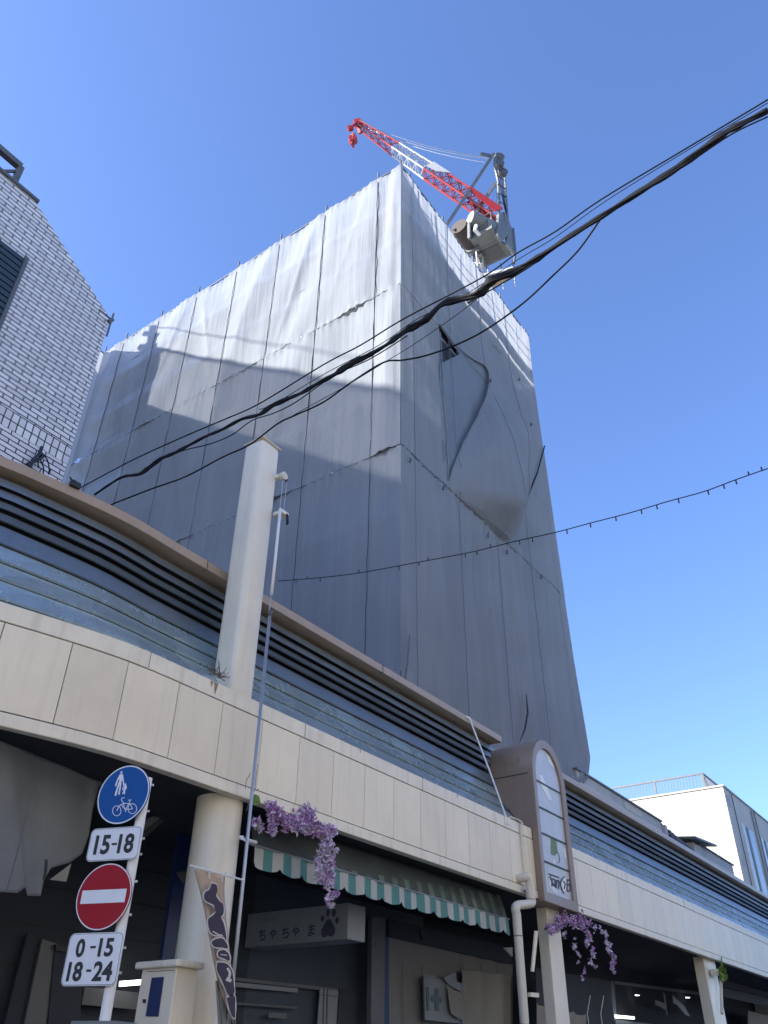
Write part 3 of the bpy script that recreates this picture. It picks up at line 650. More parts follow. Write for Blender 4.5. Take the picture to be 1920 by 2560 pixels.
# ================================================================== CRANE
cz = ZT + 4.9
cra = thing('rooftop_crane', (18.2, 8.6, ZT - 1.7), 'red and white lattice boom crane standing on top of the sheeted building', 'crane')
def lattice(mb, a, b, w0, w1, n, r=.03, dr=.016):
    a = Vector(a); b = Vector(b); d = _n(b - a); x = _n(d.cross(Vector((0, 0, 1)) if abs(d.z) < .97 else Vector((0, 1, 0)))); y = _n(x.cross(d)); cs = [(-1, -1), (1, -1), (1, 1), (-1, 1)]
    P = [[a.lerp(b, i / n) + (x * cx_ + y * cy_) * (w0 + (w1 - w0) * i / n) / 2 for cx_, cy_ in cs] for i in range(n + 1)]
    for k in range(4): mb.tube([P[0][k], P[n][k]], r, 6)
    for i in range(n):
        for k in range(4):
            k2 = (k + 1) % 4; mb.tube([P[i][k], P[i + 1][k2]] if i % 2 else [P[i][k2], P[i + 1][k]], dr, 4)
            if i % 2 == 0: mb.tube([P[i][k], P[i][k2]], dr, 4)
    return mb
tT, tB = 13.0, 8.1
bT = oT(*ck(262, 165), tT); bB = oT(*ck(1222, 812), tB)
def bpt(px, py):                          # point on the boom line nearest that pixel direction
    best = min(range(0, 1001), key=lambda i: (lambda q: (q[0] - ck(px, py)[0]) ** 2 + (q[1] - ck(px, py)[1]) ** 2)(prj(bT.lerp(bB, i / 1000))))
    return bT.lerp(bB, best / 1000)
def prj(p):
    q = KX * 0
    X_, Y_, Z_ = p.x, p.y, p.z - H
    cx_ = KX.x * X_ + KY.x * Y_ + KZ.x * Z_; cy_ = KX.y * X_ + KY.y * Y_ + KZ.y * Z_; cz_ = KX.z * X_ + KY.z * Y_ + KZ.z * Z_
    return (960 + FX * cx_ / cz_, 1280 + FX * cy_ / cz_)
s1 = bpt(520, 350); s2 = bpt(745, 500)
lattice(MB(), bT, s1, .22, .42, 10, .038, .018).build('boom_head', M_red, cra)
lattice(MB(), s1, s2, .42, .50, 8, .038, .016).build('boom_middle', M_cwhite, cra)
lattice(MB(), s2, bB, .50, .52, 14, .045, .022).build('boom_foot', M_red, cra)
dB = _n(bB - bT); sx_ = _n(dB.cross(Vector((0, 0, 1)))); uy_ = _n(sx_.cross(dB))
for sgn, q in ((-1, (1010, 660)), (1, (1010, 660))):
    a = bpt(*q); MB().prism([a + sx_ * .30 * sgn + uy_ * .05, a + sx_ * .30 * sgn + uy_ * .30, bB + sx_ * .29 * sgn + uy_ * .30, bB + sx_ * .29 * sgn - uy_ * .08], sx_ * .02).build('boom_side_plate', M_red, cra)
MB().prism([s2 + sx_ * .31 - uy_ * .12, s2 + sx_ * .31 + uy_ * .3, s2 + sx_ * .31 + dB * 1.1 + uy_ * .3, s2 + sx_ * .31 + dB * .6 - uy_ * .05], sx_ * .015).build('boom_name_plate', M_cwhite, cra)
hd = MB(); hd.beam(bT + dB * .2, bT - dB * .25 + uy_ * .1, .22, .3); hd.beam(bT - dB * .1, oT(*ck(205, 195), tT), .16, .12); hd.beam(bT, oT(*ck(278, 230), tT), .14, .12); hd.tube([bT + sx_ * .12, bT - sx_ * .12], .17, 14)
hd.tube([oT(*ck(210, 195), tT) + sx_ * .08, oT(*ck(210, 195), tT) - sx_ * .08], .14, 12)
hd.build('head_sheaves', M_red, cra)
hk = oT(*ck(228, 275), tT)
MB().tube([oT(*ck(245, 225), tT), hk + Vector((0, 0, .2))], .025, 5).build('hoist_rope', M_cdark, cra)
hb = MB(); hb.tube([hk + sx_ * .14, hk - sx_ * .14], .19, 12); hb.box(tuple(hk - Vector((.12, .1, .1))), tuple(hk + Vector((.12, .1, .3)))); hb.tube([hk + Vector((0, 0, -.15)), hk + Vector((-.05, 0, -.42)), hk + Vector((.08, 0, -.5))], .06, 6)
hb.build('hook_block', M_red, cra, label='red hook block hanging from the boom tip')
aT = oT(*ck(1200, 375), tB)
for q, t in (((885, 850), 9.4), ((1045, 835), 8.9)):
    a = oT(*ck(*q), t); MB().beam(a, aT if q[0] < 900 else oT(*ck(1213, 575), tB - .1), .15 if q[0] < 900 else .12, .12).build('back_stay', M_cgrey, cra)
ml = MB(); mtop = oT(*ck(1215, 372), tB); mb1 = oT(*ck(1240, 800), tB); mb2 = oT(*ck(1300, 840), tB - .25)
mm = oT(*ck(1205, 440), tB); ml.tube([mtop, mm, oT(*ck(1232, 560), tB), mb1], .055, 8); ml.tube([oT(*ck(1240, 380), tB), oT(*ck(1275, 500), tB - .1), mb2], .045, 8)
for k in range(6): ml.beam(oT(*ck(1207 + k * 6, 400 + k * 60), tB), oT(*ck(1255 + k * 6, 430 + k * 60), tB - .1), .05)
ml.build('gantry_mast', M_cgrey, cra)
sv = MB()
for q in ((1240, 395), (1238, 440), (1262, 500)): a = oT(*ck(*q), tB - .1); sv.tube([a + Vector((-.06, -.06, 0)), a + Vector((.06, .06, 0))], .22, 14)
sv.build('gantry_sheave', M_cdark, cra)
for k in range(5): MB().tube([oT(*ck(1222 + k * 13, 470 + k * 8), tB - .1), oT(*ck(1278 + k * 7, 760 + k * 25), tB - .2)], .016, 4).build('mast_rope', M_cable, cra)
for q in ((1190, 700), (1218, 740)): MB().tube([oT(*ck(1220, 590), tB), oT(*ck(*q), tB)], .008, 4).build('mast_rope', M_cdark, cra)
for (qa, qb) in (((300, 168), (1165, 400)), ((330, 195), (1160, 408)), ((345, 205), (1140, 432))):
    a = oT(*ck(*qa), tT - .05); b = oT(*ck(*qb), tB)
    MB().tube([a.lerp(b, i / 8) - Vector((0, 0, .35 * math.sin(math.pi * i / 8))) for i in range(9)], .011, 4).build('pendant_rope', M_cgrey, cra)
MB().beam(oT(*ck(1115, 372), tB), oT(*ck(1180, 386), tB), .1).build('limit_arm', M_cdark, cra)
def slab(mb, qs, z, th): mb.prism([oZ(*ck(*q), z) for q in qs], (0, 0, th)); return mb
slab(MB(), [(1000, 990), (1190, 880), (1232, 962), (1035, 1058)], cz, .22).build('counterweight', M_cgrey, cra, bevel=.02)
slab(MB(), [(1035, 1058), (1232, 962), (1345, 1062), (1110, 1172)], cz + .12, .16).build('machine_deck', M_cgrey, cra)
slab(MB(), [(1062, 1078), (1225, 995), (1285, 1078), (1118, 1150)], cz + .10, .015).build('deck_underside', M_cdark, cra)
slab(MB(), [(1065, 1068), (1105, 1045), (1115, 1058), (1075, 1085)], cz + .08, .02).build('deck_hatch', M_black, cra)
MB().tube([oZ(*ck(1120, 1045), cz + .06), oZ(*ck(1150, 1085), cz + .02), oZ(*ck(1150, 1165), cz + .0)], .03, 6).build('hose', M_cdark, cra)
sp_ = MB()
sp_.prism([oT(*ck(1238, 785), tB - .25), oT(*ck(1275, 770), tB - .25), oT(*ck(1300, 930), tB - .5), oT(*ck(1262, 975), tB - .4), oT(*ck(1228, 940), tB - .3)], (.0, .12, 0))
sp_.prism([oT(*ck(1275, 770), tB - .3), oT(*ck(1335, 900), tB - .5), oT(*ck(1350, 1060), tB - .7), oT(*ck(1300, 1000), tB - .55), oT(*ck(1292, 860), tB - .4)], (.0, .12, 0))
sp_.build('side_plate', M_cgrey, cra)
MB().tube([oT(*ck(1335, 890), tB - .5), oT(*ck(1350, 1045), tB - .7), oT(*ck(1342, 1130), tB - .7)], .05, 6).build('corner_post', M_cdark, cra)
dr_ = oT(*ck(1000, 930), tB + .9)
MB().tube([dr_ + Vector((-.45, 0, 0)), dr_ + Vector((.45, 0, 0))], .34, 18).build('winch_drum', M_rust, cra, smooth='auto', label='rusty brown winch drum')
MB().tube([dr_ + Vector((.48, 0, 0)), dr_ + Vector((.60, 0, 0))], .44, 20).build('winch_flange', M_cdark, cra, smooth='auto')
e_ = oT(*ck(1125, 850), tB + .2); MB().tube([e_ + Vector((-.45, .3, 0)), e_ + Vector((.5, -.2, 0))], .30, 16).build('housing', M_cgrey, cra, smooth='auto')
MB().tube([oT(*ck(1080, 870), tB), oT(*ck(1070, 900), tB), oT(*ck(1100, 930), tB)], .07, 8).build('housing_pipe', M_white, cra)
MB().beam(oT(*ck(1030, 850), tB + .5), oT(*ck(1032, 960), tB + .5), .1).build('winch_post', M_cgrey, cra)
MB().tube([oT(*ck(920, 900), 9.2), oT(*ck(1130, 800), 8.4)], .035, 5).build('hand_rail', M_cdark, cra)
for (qa, qb) in (((1190, 880), (1345, 1050)), ((1000, 985), (1190, 875))):
    a, b = oZ(*ck(*qa), cz + .3), oZ(*ck(*qb), cz + .3)
    for k in range(5): p_ = a.lerp(b, k / 4); MB().tube([p_, p_ + Vector((0, 0, .9))], .022, 5).build('rail_post', M_cdark, cra)
    for dz in (.45, .9): MB().tube([a + Vector((0, 0, dz)), b + Vector((0, 0, dz))], .02, 5).build('deck_rail', M_cdark, cra)
for (q, s_, m_) in (((1150, 930), .34, M_cdark), ((1185, 905), .26, M_cgrey), ((1090, 960), .3, M_cdark)):
    p_ = oZ(*ck(*q), cz + .25); MB().box(tuple(p_ + Vector((-s_, -s_ * .7, 0))), tuple(p_ + Vector((s_, s_ * .7, s_ * 1.6)))).build('machine_box', m_, cra, bevel=.03)
mst = MB(); p0 = oZ(*ck(1062, 1078), cz); lattice(mst, Vector((p0.x, p0.y, cz + .1)), Vector((p0.x, p0.y, ZT - 1.7)), .5, .5, 14, .04, .022); mst.build('mast', M_cwhite, cra)
slab(MB(), [(1130, 1215), (1335, 1165), (1350, 1195), (1190, 1285)], cz - 1.7, .12).build('work_platform', M_cwhite, cra)
slab(MB(), [(1190, 1283), (1350, 1195), (1364, 1216), (1205, 1298)], cz - 1.74, .05).build('plywood_board', M_wood, cra)
for q in ((1160, 1160), (1250, 1130), (1330, 1110)): a = oZ(*ck(*q), cz); MB().tube([a, a - Vector((0, 0, 1.5))], .03, 6).build('platform_rail', M_steel, cra)

# ================================================================== BRICK BUILDING (left)
YB = 8.0
kB = YB / 10
bb = thing('brick_building', (0, YB, 0), 'white brick building with sloping roof edge at the left behind the arcade', 'building')
zt, zc_ = H + 12.42 * kB, H + 11.22 * kB; xa, xb = 3.40 * kB, 5.32 * kB
prof_ = [(-9, 0), (xb, 0), (xb, zc_), (xa, zt), (-9, zt)]
MB().prism([Vector((x, YB, z)) for x, z in prof_], (0, 5.0, 0)).build('wall', M_brick, bb)
zs_ = oY(*c1(150, 1640), YB).z
for dz in (0, ):
    MB().box((-6, YB - .004, 7.80), (xb + .004, YB + .1, 8.06)).build('soldier_course', M_brickv, bb)
MB().prism([Vector((xa - 9, YB - .03, zt)), Vector((xa + .04, YB - .03, zt)), Vector((xa + .04, YB + 1, zt)), Vector((xa - 9, YB + 1, zt))], (0, 0, .05)).build('coping', M_cdark, bb)
wn = [oY(*c1(*q), YB) for q in ((0, 665), (135, 770), (0, 1075))]
x1w = (wn[1].x + wn[2].x) / 2 + .03; 
MB().box((x1w - 1.6, YB - .01, H + 9.05 * kB), (x1w, YB + .12, H + 11.05 * kB)).build('window', M_glass, bb)
wm = MB()
for k in range(16): z = H + 9.07 * kB + k * .1; wm.box((x1w - 1.58, YB - .03, z), (x1w - .03, YB - .012, z + .075))
wm.build('shutter', mat('dark teal shutter', (.045, .065, .075), .35, metal=.3), bb)
MB().box((x1w - .03, YB - .045, H + 9.0 * kB), (x1w + .02, YB + .01, H + 11.1 * kB)).build('window_frame', M_cdark, bb)
rr = thing('roof_railing', (2.4, YB + .1, zt), 'dark rail frame on the flat roof of the white brick building', 'railing'); xr = oY(*c1(95, 310), YB + .1).x
MB().beam((-3, YB + .12, zt + .52), (xr, YB + .12, zt + .52), .09).build('top_rail', M_cdark, rr)
MB().beam((xr, YB + .12, zt + .04), (xr, YB + .12, zt + .52), .08).build('post', M_cdark, rr)
MB().beam((xr - .62, YB + .12, zt + .04), (xr - .5, YB + .12, zt + .52), .03).build('post', M_cdark, rr)
MB().beam((xr - .30, YB + .12, zt + .04), (xr - .02, YB + .12, zt + .40), .035).build('post', M_cdark, rr)
gp = thing('corner_pole', (xb + .05, YB - .02, zc_ - .5), 'thin dark pole leaning at the top corner of the brick wall', 'pole')
MB().tube([oY(*c1(590, 1195), YB), oY(*c1(612, 1120), YB), oY(*c1(629, 1070), YB)], .014, 6).build('tube', M_cdark, gp)
MB().tube([oY(*c1(548, 1045), YB), oY(*c1(620, 1105), YB)], .010, 6).build('stay', M_cdark, gp)
MB().tube([oY(*c1(600, 1115), YB - .02), oY(*c1(622, 1105), YB + .02)], .03, 8).build('clamp', M_cdark, gp)
ins = thing('cable_bracket', oY(*c1(215, 1880), YB), 'black cable bracket with drooping wires on the white brick wall', 'bracket'); mb = MB()
for pts in ([(165, 1925), (180, 1880), (215, 1850), (232, 1808)], [(150, 1905), (200, 1885), (240, 1860)]): mb.tube([oY(*c1(*p), YB - .08) for p in pts], .022, 6)
mb.build('insulator', M_black, ins)
for pts in ([(235, 1840), (225, 1880), (240, 1920), (238, 1960)], [(240, 1850), (262, 1880), (272, 1930), (268, 1960)], [(225, 1850), (210, 1890), (215, 1925)]): MB().tube(smoothline([oY(*c1(*p), YB - .09) for p in pts], 5), .0085, 5).build('wire', M_cable, ins)

# ================================================================== OFF-FRAME NEIGHBOUR that shades the sheets
nb = thing('neighbour_building', (-2, 25, 0), 'neighbouring block left of the sheeted building', 'building')
YN = 23.5; zr_ = H + 21.66
MB().box((-16, YN, 0), (4.2, YN + 9, zr_)).build('wall', M_conc, nb)
MB().box((4.2, YN, 0), (5.7, YN + 4, H + 24.0)).build('stair_tower', M_conc, nb)
MB().box((5.7, YN, 0), (7.4, YN + 9, H + 20.9)).build('wall', M_conc, nb)
scn = MB()
for k in range(22):
    z = zr_ + .04 + k * .112; scn.box((-16, YN, z), (1.2, YN + .05, z + .055)); scn.box((1.2, YN, z), (4.2, YN + .05, z + .03))  # slats out of view, gaps set to half-shade the sheets
scn.build('roof_shade_screen', M_steel, nb)
scn = MB()
for k in range(24): z = H + 20.95 + k * .112; scn.box((5.7, YN, z), (7.2, YN + .05, z + .05))
scn.build('roof_shade_screen', M_steel, nb)
MB().box((-16, YN - .02, zr_ + 2.4), (4.2, YN + .08, zr_ + 2.5)).build('screen_cap', M_steel, nb)
for dz in (3.35, ): MB().tube([Vector((-3.8, YN, zr_ + dz)), Vector((5.4, YN, zr_ + dz + .1))], .022, 6).build('roof_rail', M_steel, nb)
rb = MB()
for (x0, x1, z0, z1) in ((4.5, 5.3, 24, 24.35), (4.9, 5.1, 24.3, 25.2), (4.1, 4.75, 24.0, 24.15), (4.6, 5.5, 24.75, 24.85), (4.7, 4.85, 24.3, 24.8), (5.2, 5.75, 24.1, 24.25)): rb.box((x0, YN, H + z0), (x1, YN + .2, H + z1))
rb.build('antenna', M_steel, nb)

# ================================================================== OPPOSITE SIDE OF THE STREET
for (x0, x1, hh, m, lab) in ((-16, -3, 11, M_conc, 'pale rendered block across the street, left one'), (-2.8, 8, 9.5, M_pave, 'tan block across the street, middle one'), (8.2, 20, 13, M_conc, 'taller pale block across the street'), (20.3, 42, 10, M_conc2, 'long grey block across the street')):
    ob = thing('street_building', ((x0 + x1) / 2, -6, 0), lab, 'building', 'buildings across the street')
    MB().box((x0, -15, 0), (x1, -6, hh)).build('wall', m, ob)
    for fl_ in range(int(hh // 3)):
        for k in range(int((x1 - x0) // 2.4)): MB().box((x0 + .6 + k * 2.4, -6.01, .9 + fl_ * 3), (x0 + 2 + k * 2.4, -5.97, 2.4 + fl_ * 3)).build('window', M_glass, ob)

# ================================================================== WHITE BUILDING (right)
wbX, wbY = 34.1, 8.0
ztw = H + 9.57
wb = thing('white_building', (40, 14, 0), 'white rendered building with roof railing at the far right', 'building')
MB().box((wbX, wbY, 0), (64, 24, ztw)).build('wall', M_conc, wb)
MB().box((wbX - .05, wbY - .05, ztw), (64, 24, ztw + .06)).build('roof_edge', M_conc2, wb)
for (xx, w_) in ((35.72, 1.55), (38.45, 1.5), (41.2, 1.5), (44.2, 1.5), (47.5, 1.5)):
    f = MB().box((xx, wbY - .05, H + 5.9), (xx + w_, wbY + .02, H + 8.47)).build('window', M_glass, wb)
    MB().box((xx - .06, wbY - .07, H + 5.85), (xx, wbY, H + 8.52)).build('window_frame', M_white, f)
    MB().box((xx + w_ * .30, wbY - .065, H + 5.9), (xx + w_ * .48, wbY - .052, H + 8.47)).build('curtain', M_curt, f)
for (xx, r_) in ((37.9, .05), (34.95, .02), (38.2, .03), (40.7, .02)):
    MB().tube([Vector((xx, wbY - .06, 0)), Vector((xx, wbY - .06, ztw - .1))], r_, 8).build('drain_pipe', M_conc2 if r_ > .04 else M_cdark, wb)
MB().box((34.3, wbY - .012, H + 8.9), (34.75, wbY, H + 9.3)).build('vent', M_conc2, wb)
MB().box((34.55, wbY - .012, H + 6.75), (34.8, wbY, H + 7.0)).build('vent', M_conc2, wb)
rl = thing('roof_terrace_railing', (wbX + .3, 9, ztw), 'dark barred railing on the roof of the white building', 'railing')
rx = wbX + .35; ry0 = 8.75; rz = ztw + .06
MB().beam((rx, ry0, rz + .66), (rx, 16, rz + .66), .06).build('top_rail', M_cdark, rl)
MB().beam((rx, ry0, rz + .66), (rx + 9, ry0, rz + .66), .06).build('top_rail', M_cdark, rl)
for k in range(46): MB().beam((rx, ry0 + .13 * k + .05, rz), (rx, ry0 + .13 * k + .05, rz + .64), .022).build('bar', M_cdark, rl)
for k in range(24): MB().beam((rx + .13 * k + .1, ry0, rz), (rx + .13 * k + .1, ry0, rz + .64), .022).build('bar', M_cdark, rl)
for y in (ry0, 10.75, 13): MB().beam((rx, y, rz), (rx, y, rz + .66), .07).build('post', M_cdark, rl)

# ================================================================== LOW ROOFS behind the right part of the canopy
YP = 7.5; zp = H + 6.03
p1 = thing('roof_parapet', (21, YP, 4), 'long grey roof parapet with dark cap behind the canopy right of the sheeted building', 'parapet')
MB().box((18.3, YP, 4.05), (23.95, 9.5, zp)).build('wall', M_conc2, p1)
MB().box((18.3, YP - .07, H + 5.55), (23.75, YP - .001, H + 5.74)).build('ledge', M_conc, p1, bevel=.01)
MB().box((18.25, YP - .05, zp), (24.0, 9.5, zp + .04)).build('cap', M_cdark, p1)
MB().box((21.2, YP - .012, H + 5.8), (22.4, YP - .001, H + 5.95)).build('patch', M_conc, p1)
p2 = thing('roof_parapet', (29, YP, 4), 'short grey roof parapet with dark cap in front of the white building', 'parapet')
MB().box((27.4, YP, 4.05), (30.9, 9.5, H + 6.06)).build('wall', M_conc2, p2)
MB().box((27.3, YP - .05, H + 6.06), (30.98, 9.5, H + 6.10)).build('cap', M_cdark, p2)
MB().box((27.6, YP - .04, H + 5.55), (30.6, YP - .001, H + 5.78)).build('ledge', M_conc, p2, bevel=.01)
ch = thing('roof_vent_housing', (27, YP, 5), 'grey vent housing with tilted lid on the roof before the white building', 'vent')
MB().box((26.25, YP - .15, 4), (27.35, YP + 1, H + 5.75)).build('box', M_conc2, ch, bevel=.02)
MB().prism([Vector((25.9, YP - .35, H + 5.93)), Vector((28.1, YP - .35, H + 6.10)), Vector((28.1, YP + 1.2, H + 6.28)), Vector((25.9, YP + 1.2, H + 6.1))], (0, 0, .06)).build('lid', M_cdark, ch)
MB().box((26.4, YP - .1, H + 5.75), (27.3, YP + .9, H + 5.95)).build('neck', M_conc2, ch)
ac = thing('covered_units', (25, YP, 5), 'black tarpaulin bundle with hoses on the roof between the parapets', 'tarpaulin'); mb = MB()
def bund(a, b):
    x = 24.0 + 2.1 * a; y = YP - .1 + .9 * b
    return (x, y, H + 5.0 + 1.2 * math.sin(math.pi * min(1, b * .9 + .12)) ** .5 * (1 - .25 * a) + .10 * fold(x * 3, y * 3, 2))
mb.grid(bund, 30, 14).build('cover', M_black, ac, smooth=True)
mb = MB()
for k in range(9):
    x = 24.1 + k * .22; mb.tube(smoothline([Vector((x, YP - .16, H + 5.2)), Vector((x + .05, YP - .2, H + 5.5)), Vector((x + .15, YP - .14, H + 5.8 - k * .02)), Vector((x + .3, YP - .05, H + 5.85 - k * .03))], 4), .035, 6)
mb.build('hose', M_cdark, ac)
MB().box((23.97, YP - .1, 4.2), (24.15, YP + .4, H + 5.95)).build('panel', M_conc2, ac); MB().box((24.5, YP - .14, H + 5.3), (24.9, YP - .05, H + 5.75)).build('panel', M_steel, ac)

# ================================================================== CABLES
A_ = Vector((1.8, 7.0, 0)); 
LA = oY(*c0(205, 1068), 6.95); LB = oZ(*c0(1659, 235), H + 6.6)
def cable_pts(P, da=0, db=0): return smoothline([oV(*c0(*q), LA + Vector((0, da, 0)), LB + Vector((0, db, 0))) for q in P], 5)
cbn = thing('overhead_cable_bundle', LA, 'thick twisted bundle of black overhead cables crossing the sky', 'cable')
P = [(1659, 238), (1600, 268), (1560, 292), (1500, 335), (1440, 378), (1370, 422), (1300, 466), (1230, 512), (1160, 558), (1105, 588), (1060, 608), (1030, 635), (960, 655), (920, 690), (880, 712), (840, 742), (800, 765), (765, 782), (725, 808), (690, 826), (650, 850), (620, 862), (590, 875), (560, 896), (520, 906), (480, 928), (440, 945), (400, 966), (375, 980), (345, 992), (320, 1012), (300, 1025), (265, 1030), (235, 1048), (205, 1068)]
W = [13, 14, 15, 15, 14, 12, 12, 11, 14, 17, 20, 16, 11, 15, 11, 8, 12, 13, 9, 8, 7, 10, 10, 7, 7, 6, 6, 7, 7, 9, 9, 6, 5, 5, 5]
pts = cable_pts(P); n5 = len(pts)
depth = lambda p: (p - Vector((0, 0, H))).dot(Vector((KX.z, KY.z, KZ.z)))
rad = [max(.014, 1.35 * W[min(len(W) - 1, i // 5)] * .5 * D * depth(pts[i]) / FX) * (1 + .12 * math.sin(i * 1.3)) for i in range(n5)]
MB().tube(pts, [r * .62 for r in rad], 8).build('wrap', M_cable, cbn, smooth=True)
for ph in (0, 2.1, 4.2):
    MB().tube([p + Vector((0, .0, math.cos(i * .16 + ph) * rad[i] * .62)) + Vector((.5, -.5, 0)) * math.sin(i * .16 + ph) * rad[i] * .6 for i, p in enumerate(pts)], [r * .42 for r in rad], 6).build('strand', M_cable, cbn, smooth=True)
for P, r, lab in (([(1659, 215), (1480, 322), (1300, 430), (1200, 500), (1120, 545), (1060, 588), (1000, 622), (870, 690), (780, 745), (700, 787), (560, 872), (480, 908), (400, 942), (290, 992), (175, 1053)], .0075, 'thin black wire running just above the thick cable bundle'),
             ([(1659, 222), (1560, 280), (1440, 352), (1300, 440), (1200, 512), (1120, 560), (1000, 640), (900, 690), (820, 745), (700, 808), (600, 868), (560, 885)], .004, 'hair-thin wire squeezed between bundle and upper wire'),
             ([(1659, 252), (1580, 290), (1490, 350), (1400, 405), (1297, 470), (1215, 520), (1150, 572), (1080, 615), (1010, 655)], .0075, 'black wire hugging the underside of the thick bundle at right'),
             ([(880, 725), (800, 775), (720, 812), (640, 868), (590, 893), (545, 908), (500, 940), (450, 960), (400, 972), (350, 990)], .006, 'slack wire looping under the left part of the bundle'),
             ([(1297, 474), (1250, 540), (1200, 590), (1130, 655), (1050, 712), (985, 745), (920, 768), (870, 778), (828, 783), (760, 825), (700, 868), (640, 896), (600, 915), (540, 960), (480, 988), (400, 1030), (330, 1055), (240, 1090)], .0085, 'separate drooping black wire hanging below the bundle'),
             ([(1060, 620), (1000, 670), (900, 740), (830, 783), (740, 838), (660, 882), (590, 922)], .0035, 'faint thin wire crossing the sheets below the bundle')):
    t = thing('overhead_wire', cable_pts(P)[-1], lab, 'wire', 'wires crossing the sky'); MB().tube(cable_pts(P, .1, .1), r, 6).build('wire_strand', M_cable, t, smooth=True)
# string light cable
SA = Vector((5.95, 5.98, 0)); SB = oZ(*c0(1659, 1012), H + 4.2)
P = [(1659, 1012), (1590, 1036), (1520, 1062), (1440, 1084), (1360, 1108), (1275, 1130), (1200, 1150), (1110, 1170), (1030, 1190), (960, 1204), (890, 1217), (820, 1230), (760, 1240), (680, 1249), (600, 1255)]
pts = smoothline([oV(*c0(*q), SA, SB) for q in P], 6)
sl = thing('string_light_cable', pts[-1], 'thin festoon cable with tiny bulb sockets stretched from the cream pillar', 'string lights')
MB().tube(pts, .0045, 6).build('cable', M_cable, sl)
k = 0
for (px, py, up) in ((1645, 1012, 1), (1617, 1022, 1), (1590, 1040, 0), (1563, 1048, 0), (1529, 1060, 0), (1465, 1078, 0), (1418, 1090, 0), (1385, 1102, 0), (1330, 1118, 0), (1275, 1131, 0), (1224, 1143, 0), (1150, 1164, 0), (1122, 1168, 0), (1060, 1184, 1), (1030, 1192, 0), (1005, 1196, 0), (925, 1210, 1), (905, 1216, 0), (862, 1222, 0), (775, 1238, 1), (692, 1248, 0), (663, 1249, 1), (640, 1252, 0)):
    a = oV(*c0(px, py), SA, SB); q = min(pts, key=lambda v: (v - a).length); a = Vector((a.x, a.y, q.z)); dz = .035 if up else -.045
    MB().tube([a, a + Vector((0, 0, dz))], .0065, 6).build('bulb_socket', M_black, sl)
cam_ = None
ss = thing('small_roof_fitting', oY(*c5(415, 252), 6.5), 'small black fitting standing on the tan coping below the wires', 'fitting')
MB().box(tuple(ss.location + Vector((-.05, -.02, -.02))), tuple(ss.location + Vector((.06, .05, .05)))).build('body', M_black, ss, bevel=.01); MB().tube([ss.location, ss.location + Vector((-.08, 0, .06))], .01, 5).build('arm', M_black, ss)

# ================================================================== ROAD SIGN POST
u = Vector((-8460., 1350., 2040.)); u = -Vector((u.dot(KX), u.dot(KY), 0)); u.normalize(); n = u.cross(Vector((0, 0, 1)))  # n points to the viewer side
O = ray(262, 2243) * 5.3; 
def sgn(uu, zz, d=0): p = n * O.dot(n) + u * uu + n * d; return Vector((p.x, p.y, zz + H))
rs = thing('road_sign_post', (sgn(-3.24, 0, -.05).x, sgn(-3.24, 0, -.05).y, .12), 'white pole with blue disc, red no entry disc and two white time plates', 'road sign')
MB().tube([sgn(-3.24, -1.38, -.06), sgn(-3.235, 1.72, -.06)], .034, 16).build('pole', M_white, rs, smooth='auto')
def disc(r, cu_, cz_, d, th=.012, seg=56): mb = MB(); mb.prism([sgn(cu_ + r * math.cos(2 * math.pi * k / seg), cz_ + r * math.sin(2 * math.pi * k / seg), d) for k in range(seg)], n * th); return mb
def ring(mb, r0_, r1_, cu_, cz_, d, seg=56):
    for k in range(seg):
        a, b = 2 * math.pi * k / seg, 2 * math.pi * (k + 1) / seg
        mb.quad(sgn(cu_ + r0_ * math.cos(a), cz_ + r0_ * math.sin(a), d), sgn(cu_ + r1_ * math.cos(a), cz_ + r1_ * math.sin(a), d), sgn(cu_ + r1_ * math.cos(b), cz_ + r1_ * math.sin(b), d), sgn(cu_ + r0_ * math.cos(b), cz_ + r0_ * math.sin(b), d))
    return mb
b1 = disc(.199, -3.358, 1.597, 0).build('blue_disc', M_blue, rs, bevel=.003)
ring(MB(), .190, .1985, -3.358, 1.597, .0135).build('rim', M_swhite, b1)
def sp2(px, py, d=.0135):                  # pixel of crop c2 -> point on the sign plane
    r = ray(*c2(px, py)); t = (O.dot(n) + d) / r.dot(n); p = r * t; return Vector((p.x, p.y, p.z + H))
def sfill(mb, pts, d=.0136): mb.poly([sp2(*p, d) for p in pts])
def sstroke(mb, pts, wd): stroke(mb, pts, wd, lambda q: [sp2(*p, .0135 + random.random() * .0008) for p in q])
ps = MB()
sfill(ps, [(786, 203), (793, 206), (793, 216), (787, 219), (781, 214), (781, 206)]); sfill(ps, [(776, 222), (792, 221), (797, 232), (794, 262), (775, 268), (770, 245)], .0140)
for s_, wv in (([(778, 228), (762, 260), (749, 298)], 9), ([(794, 226), (798, 262), (803, 298)], 8), ([(780, 262), (762, 310), (748, 358)], 11), ([(783, 264), (778, 310), (770, 352)], 10), ([(803, 296), (812, 300)], 8)): sstroke(ps, s_, wv)
sfill(ps, [(808, 281), (816, 281), (819, 289), (812, 296), (807, 290)], .0146); sstroke(ps, [(813, 297), (808, 318), (804, 330)], 12); sstroke(ps, [(800, 305), (794, 322)], 6); sstroke(ps, [(820, 300), (815, 318)], 6); sstroke(ps, [(806, 325), (795, 348)], 7); sstroke(ps, [(808, 325), (806, 350)], 7)
ps.build('pedestrian_symbol', M_swhite, b1)
bs = MB()
for (cx_, cy_, rx_, ry_) in ((757, 459, 27, 32), (858, 445, 28, 32)): sstroke(bs, [(cx_ + rx_ * math.cos(R(k)), cy_ + ry_ * math.sin(R(k))) for k in range(0, 361, 20)], 4)
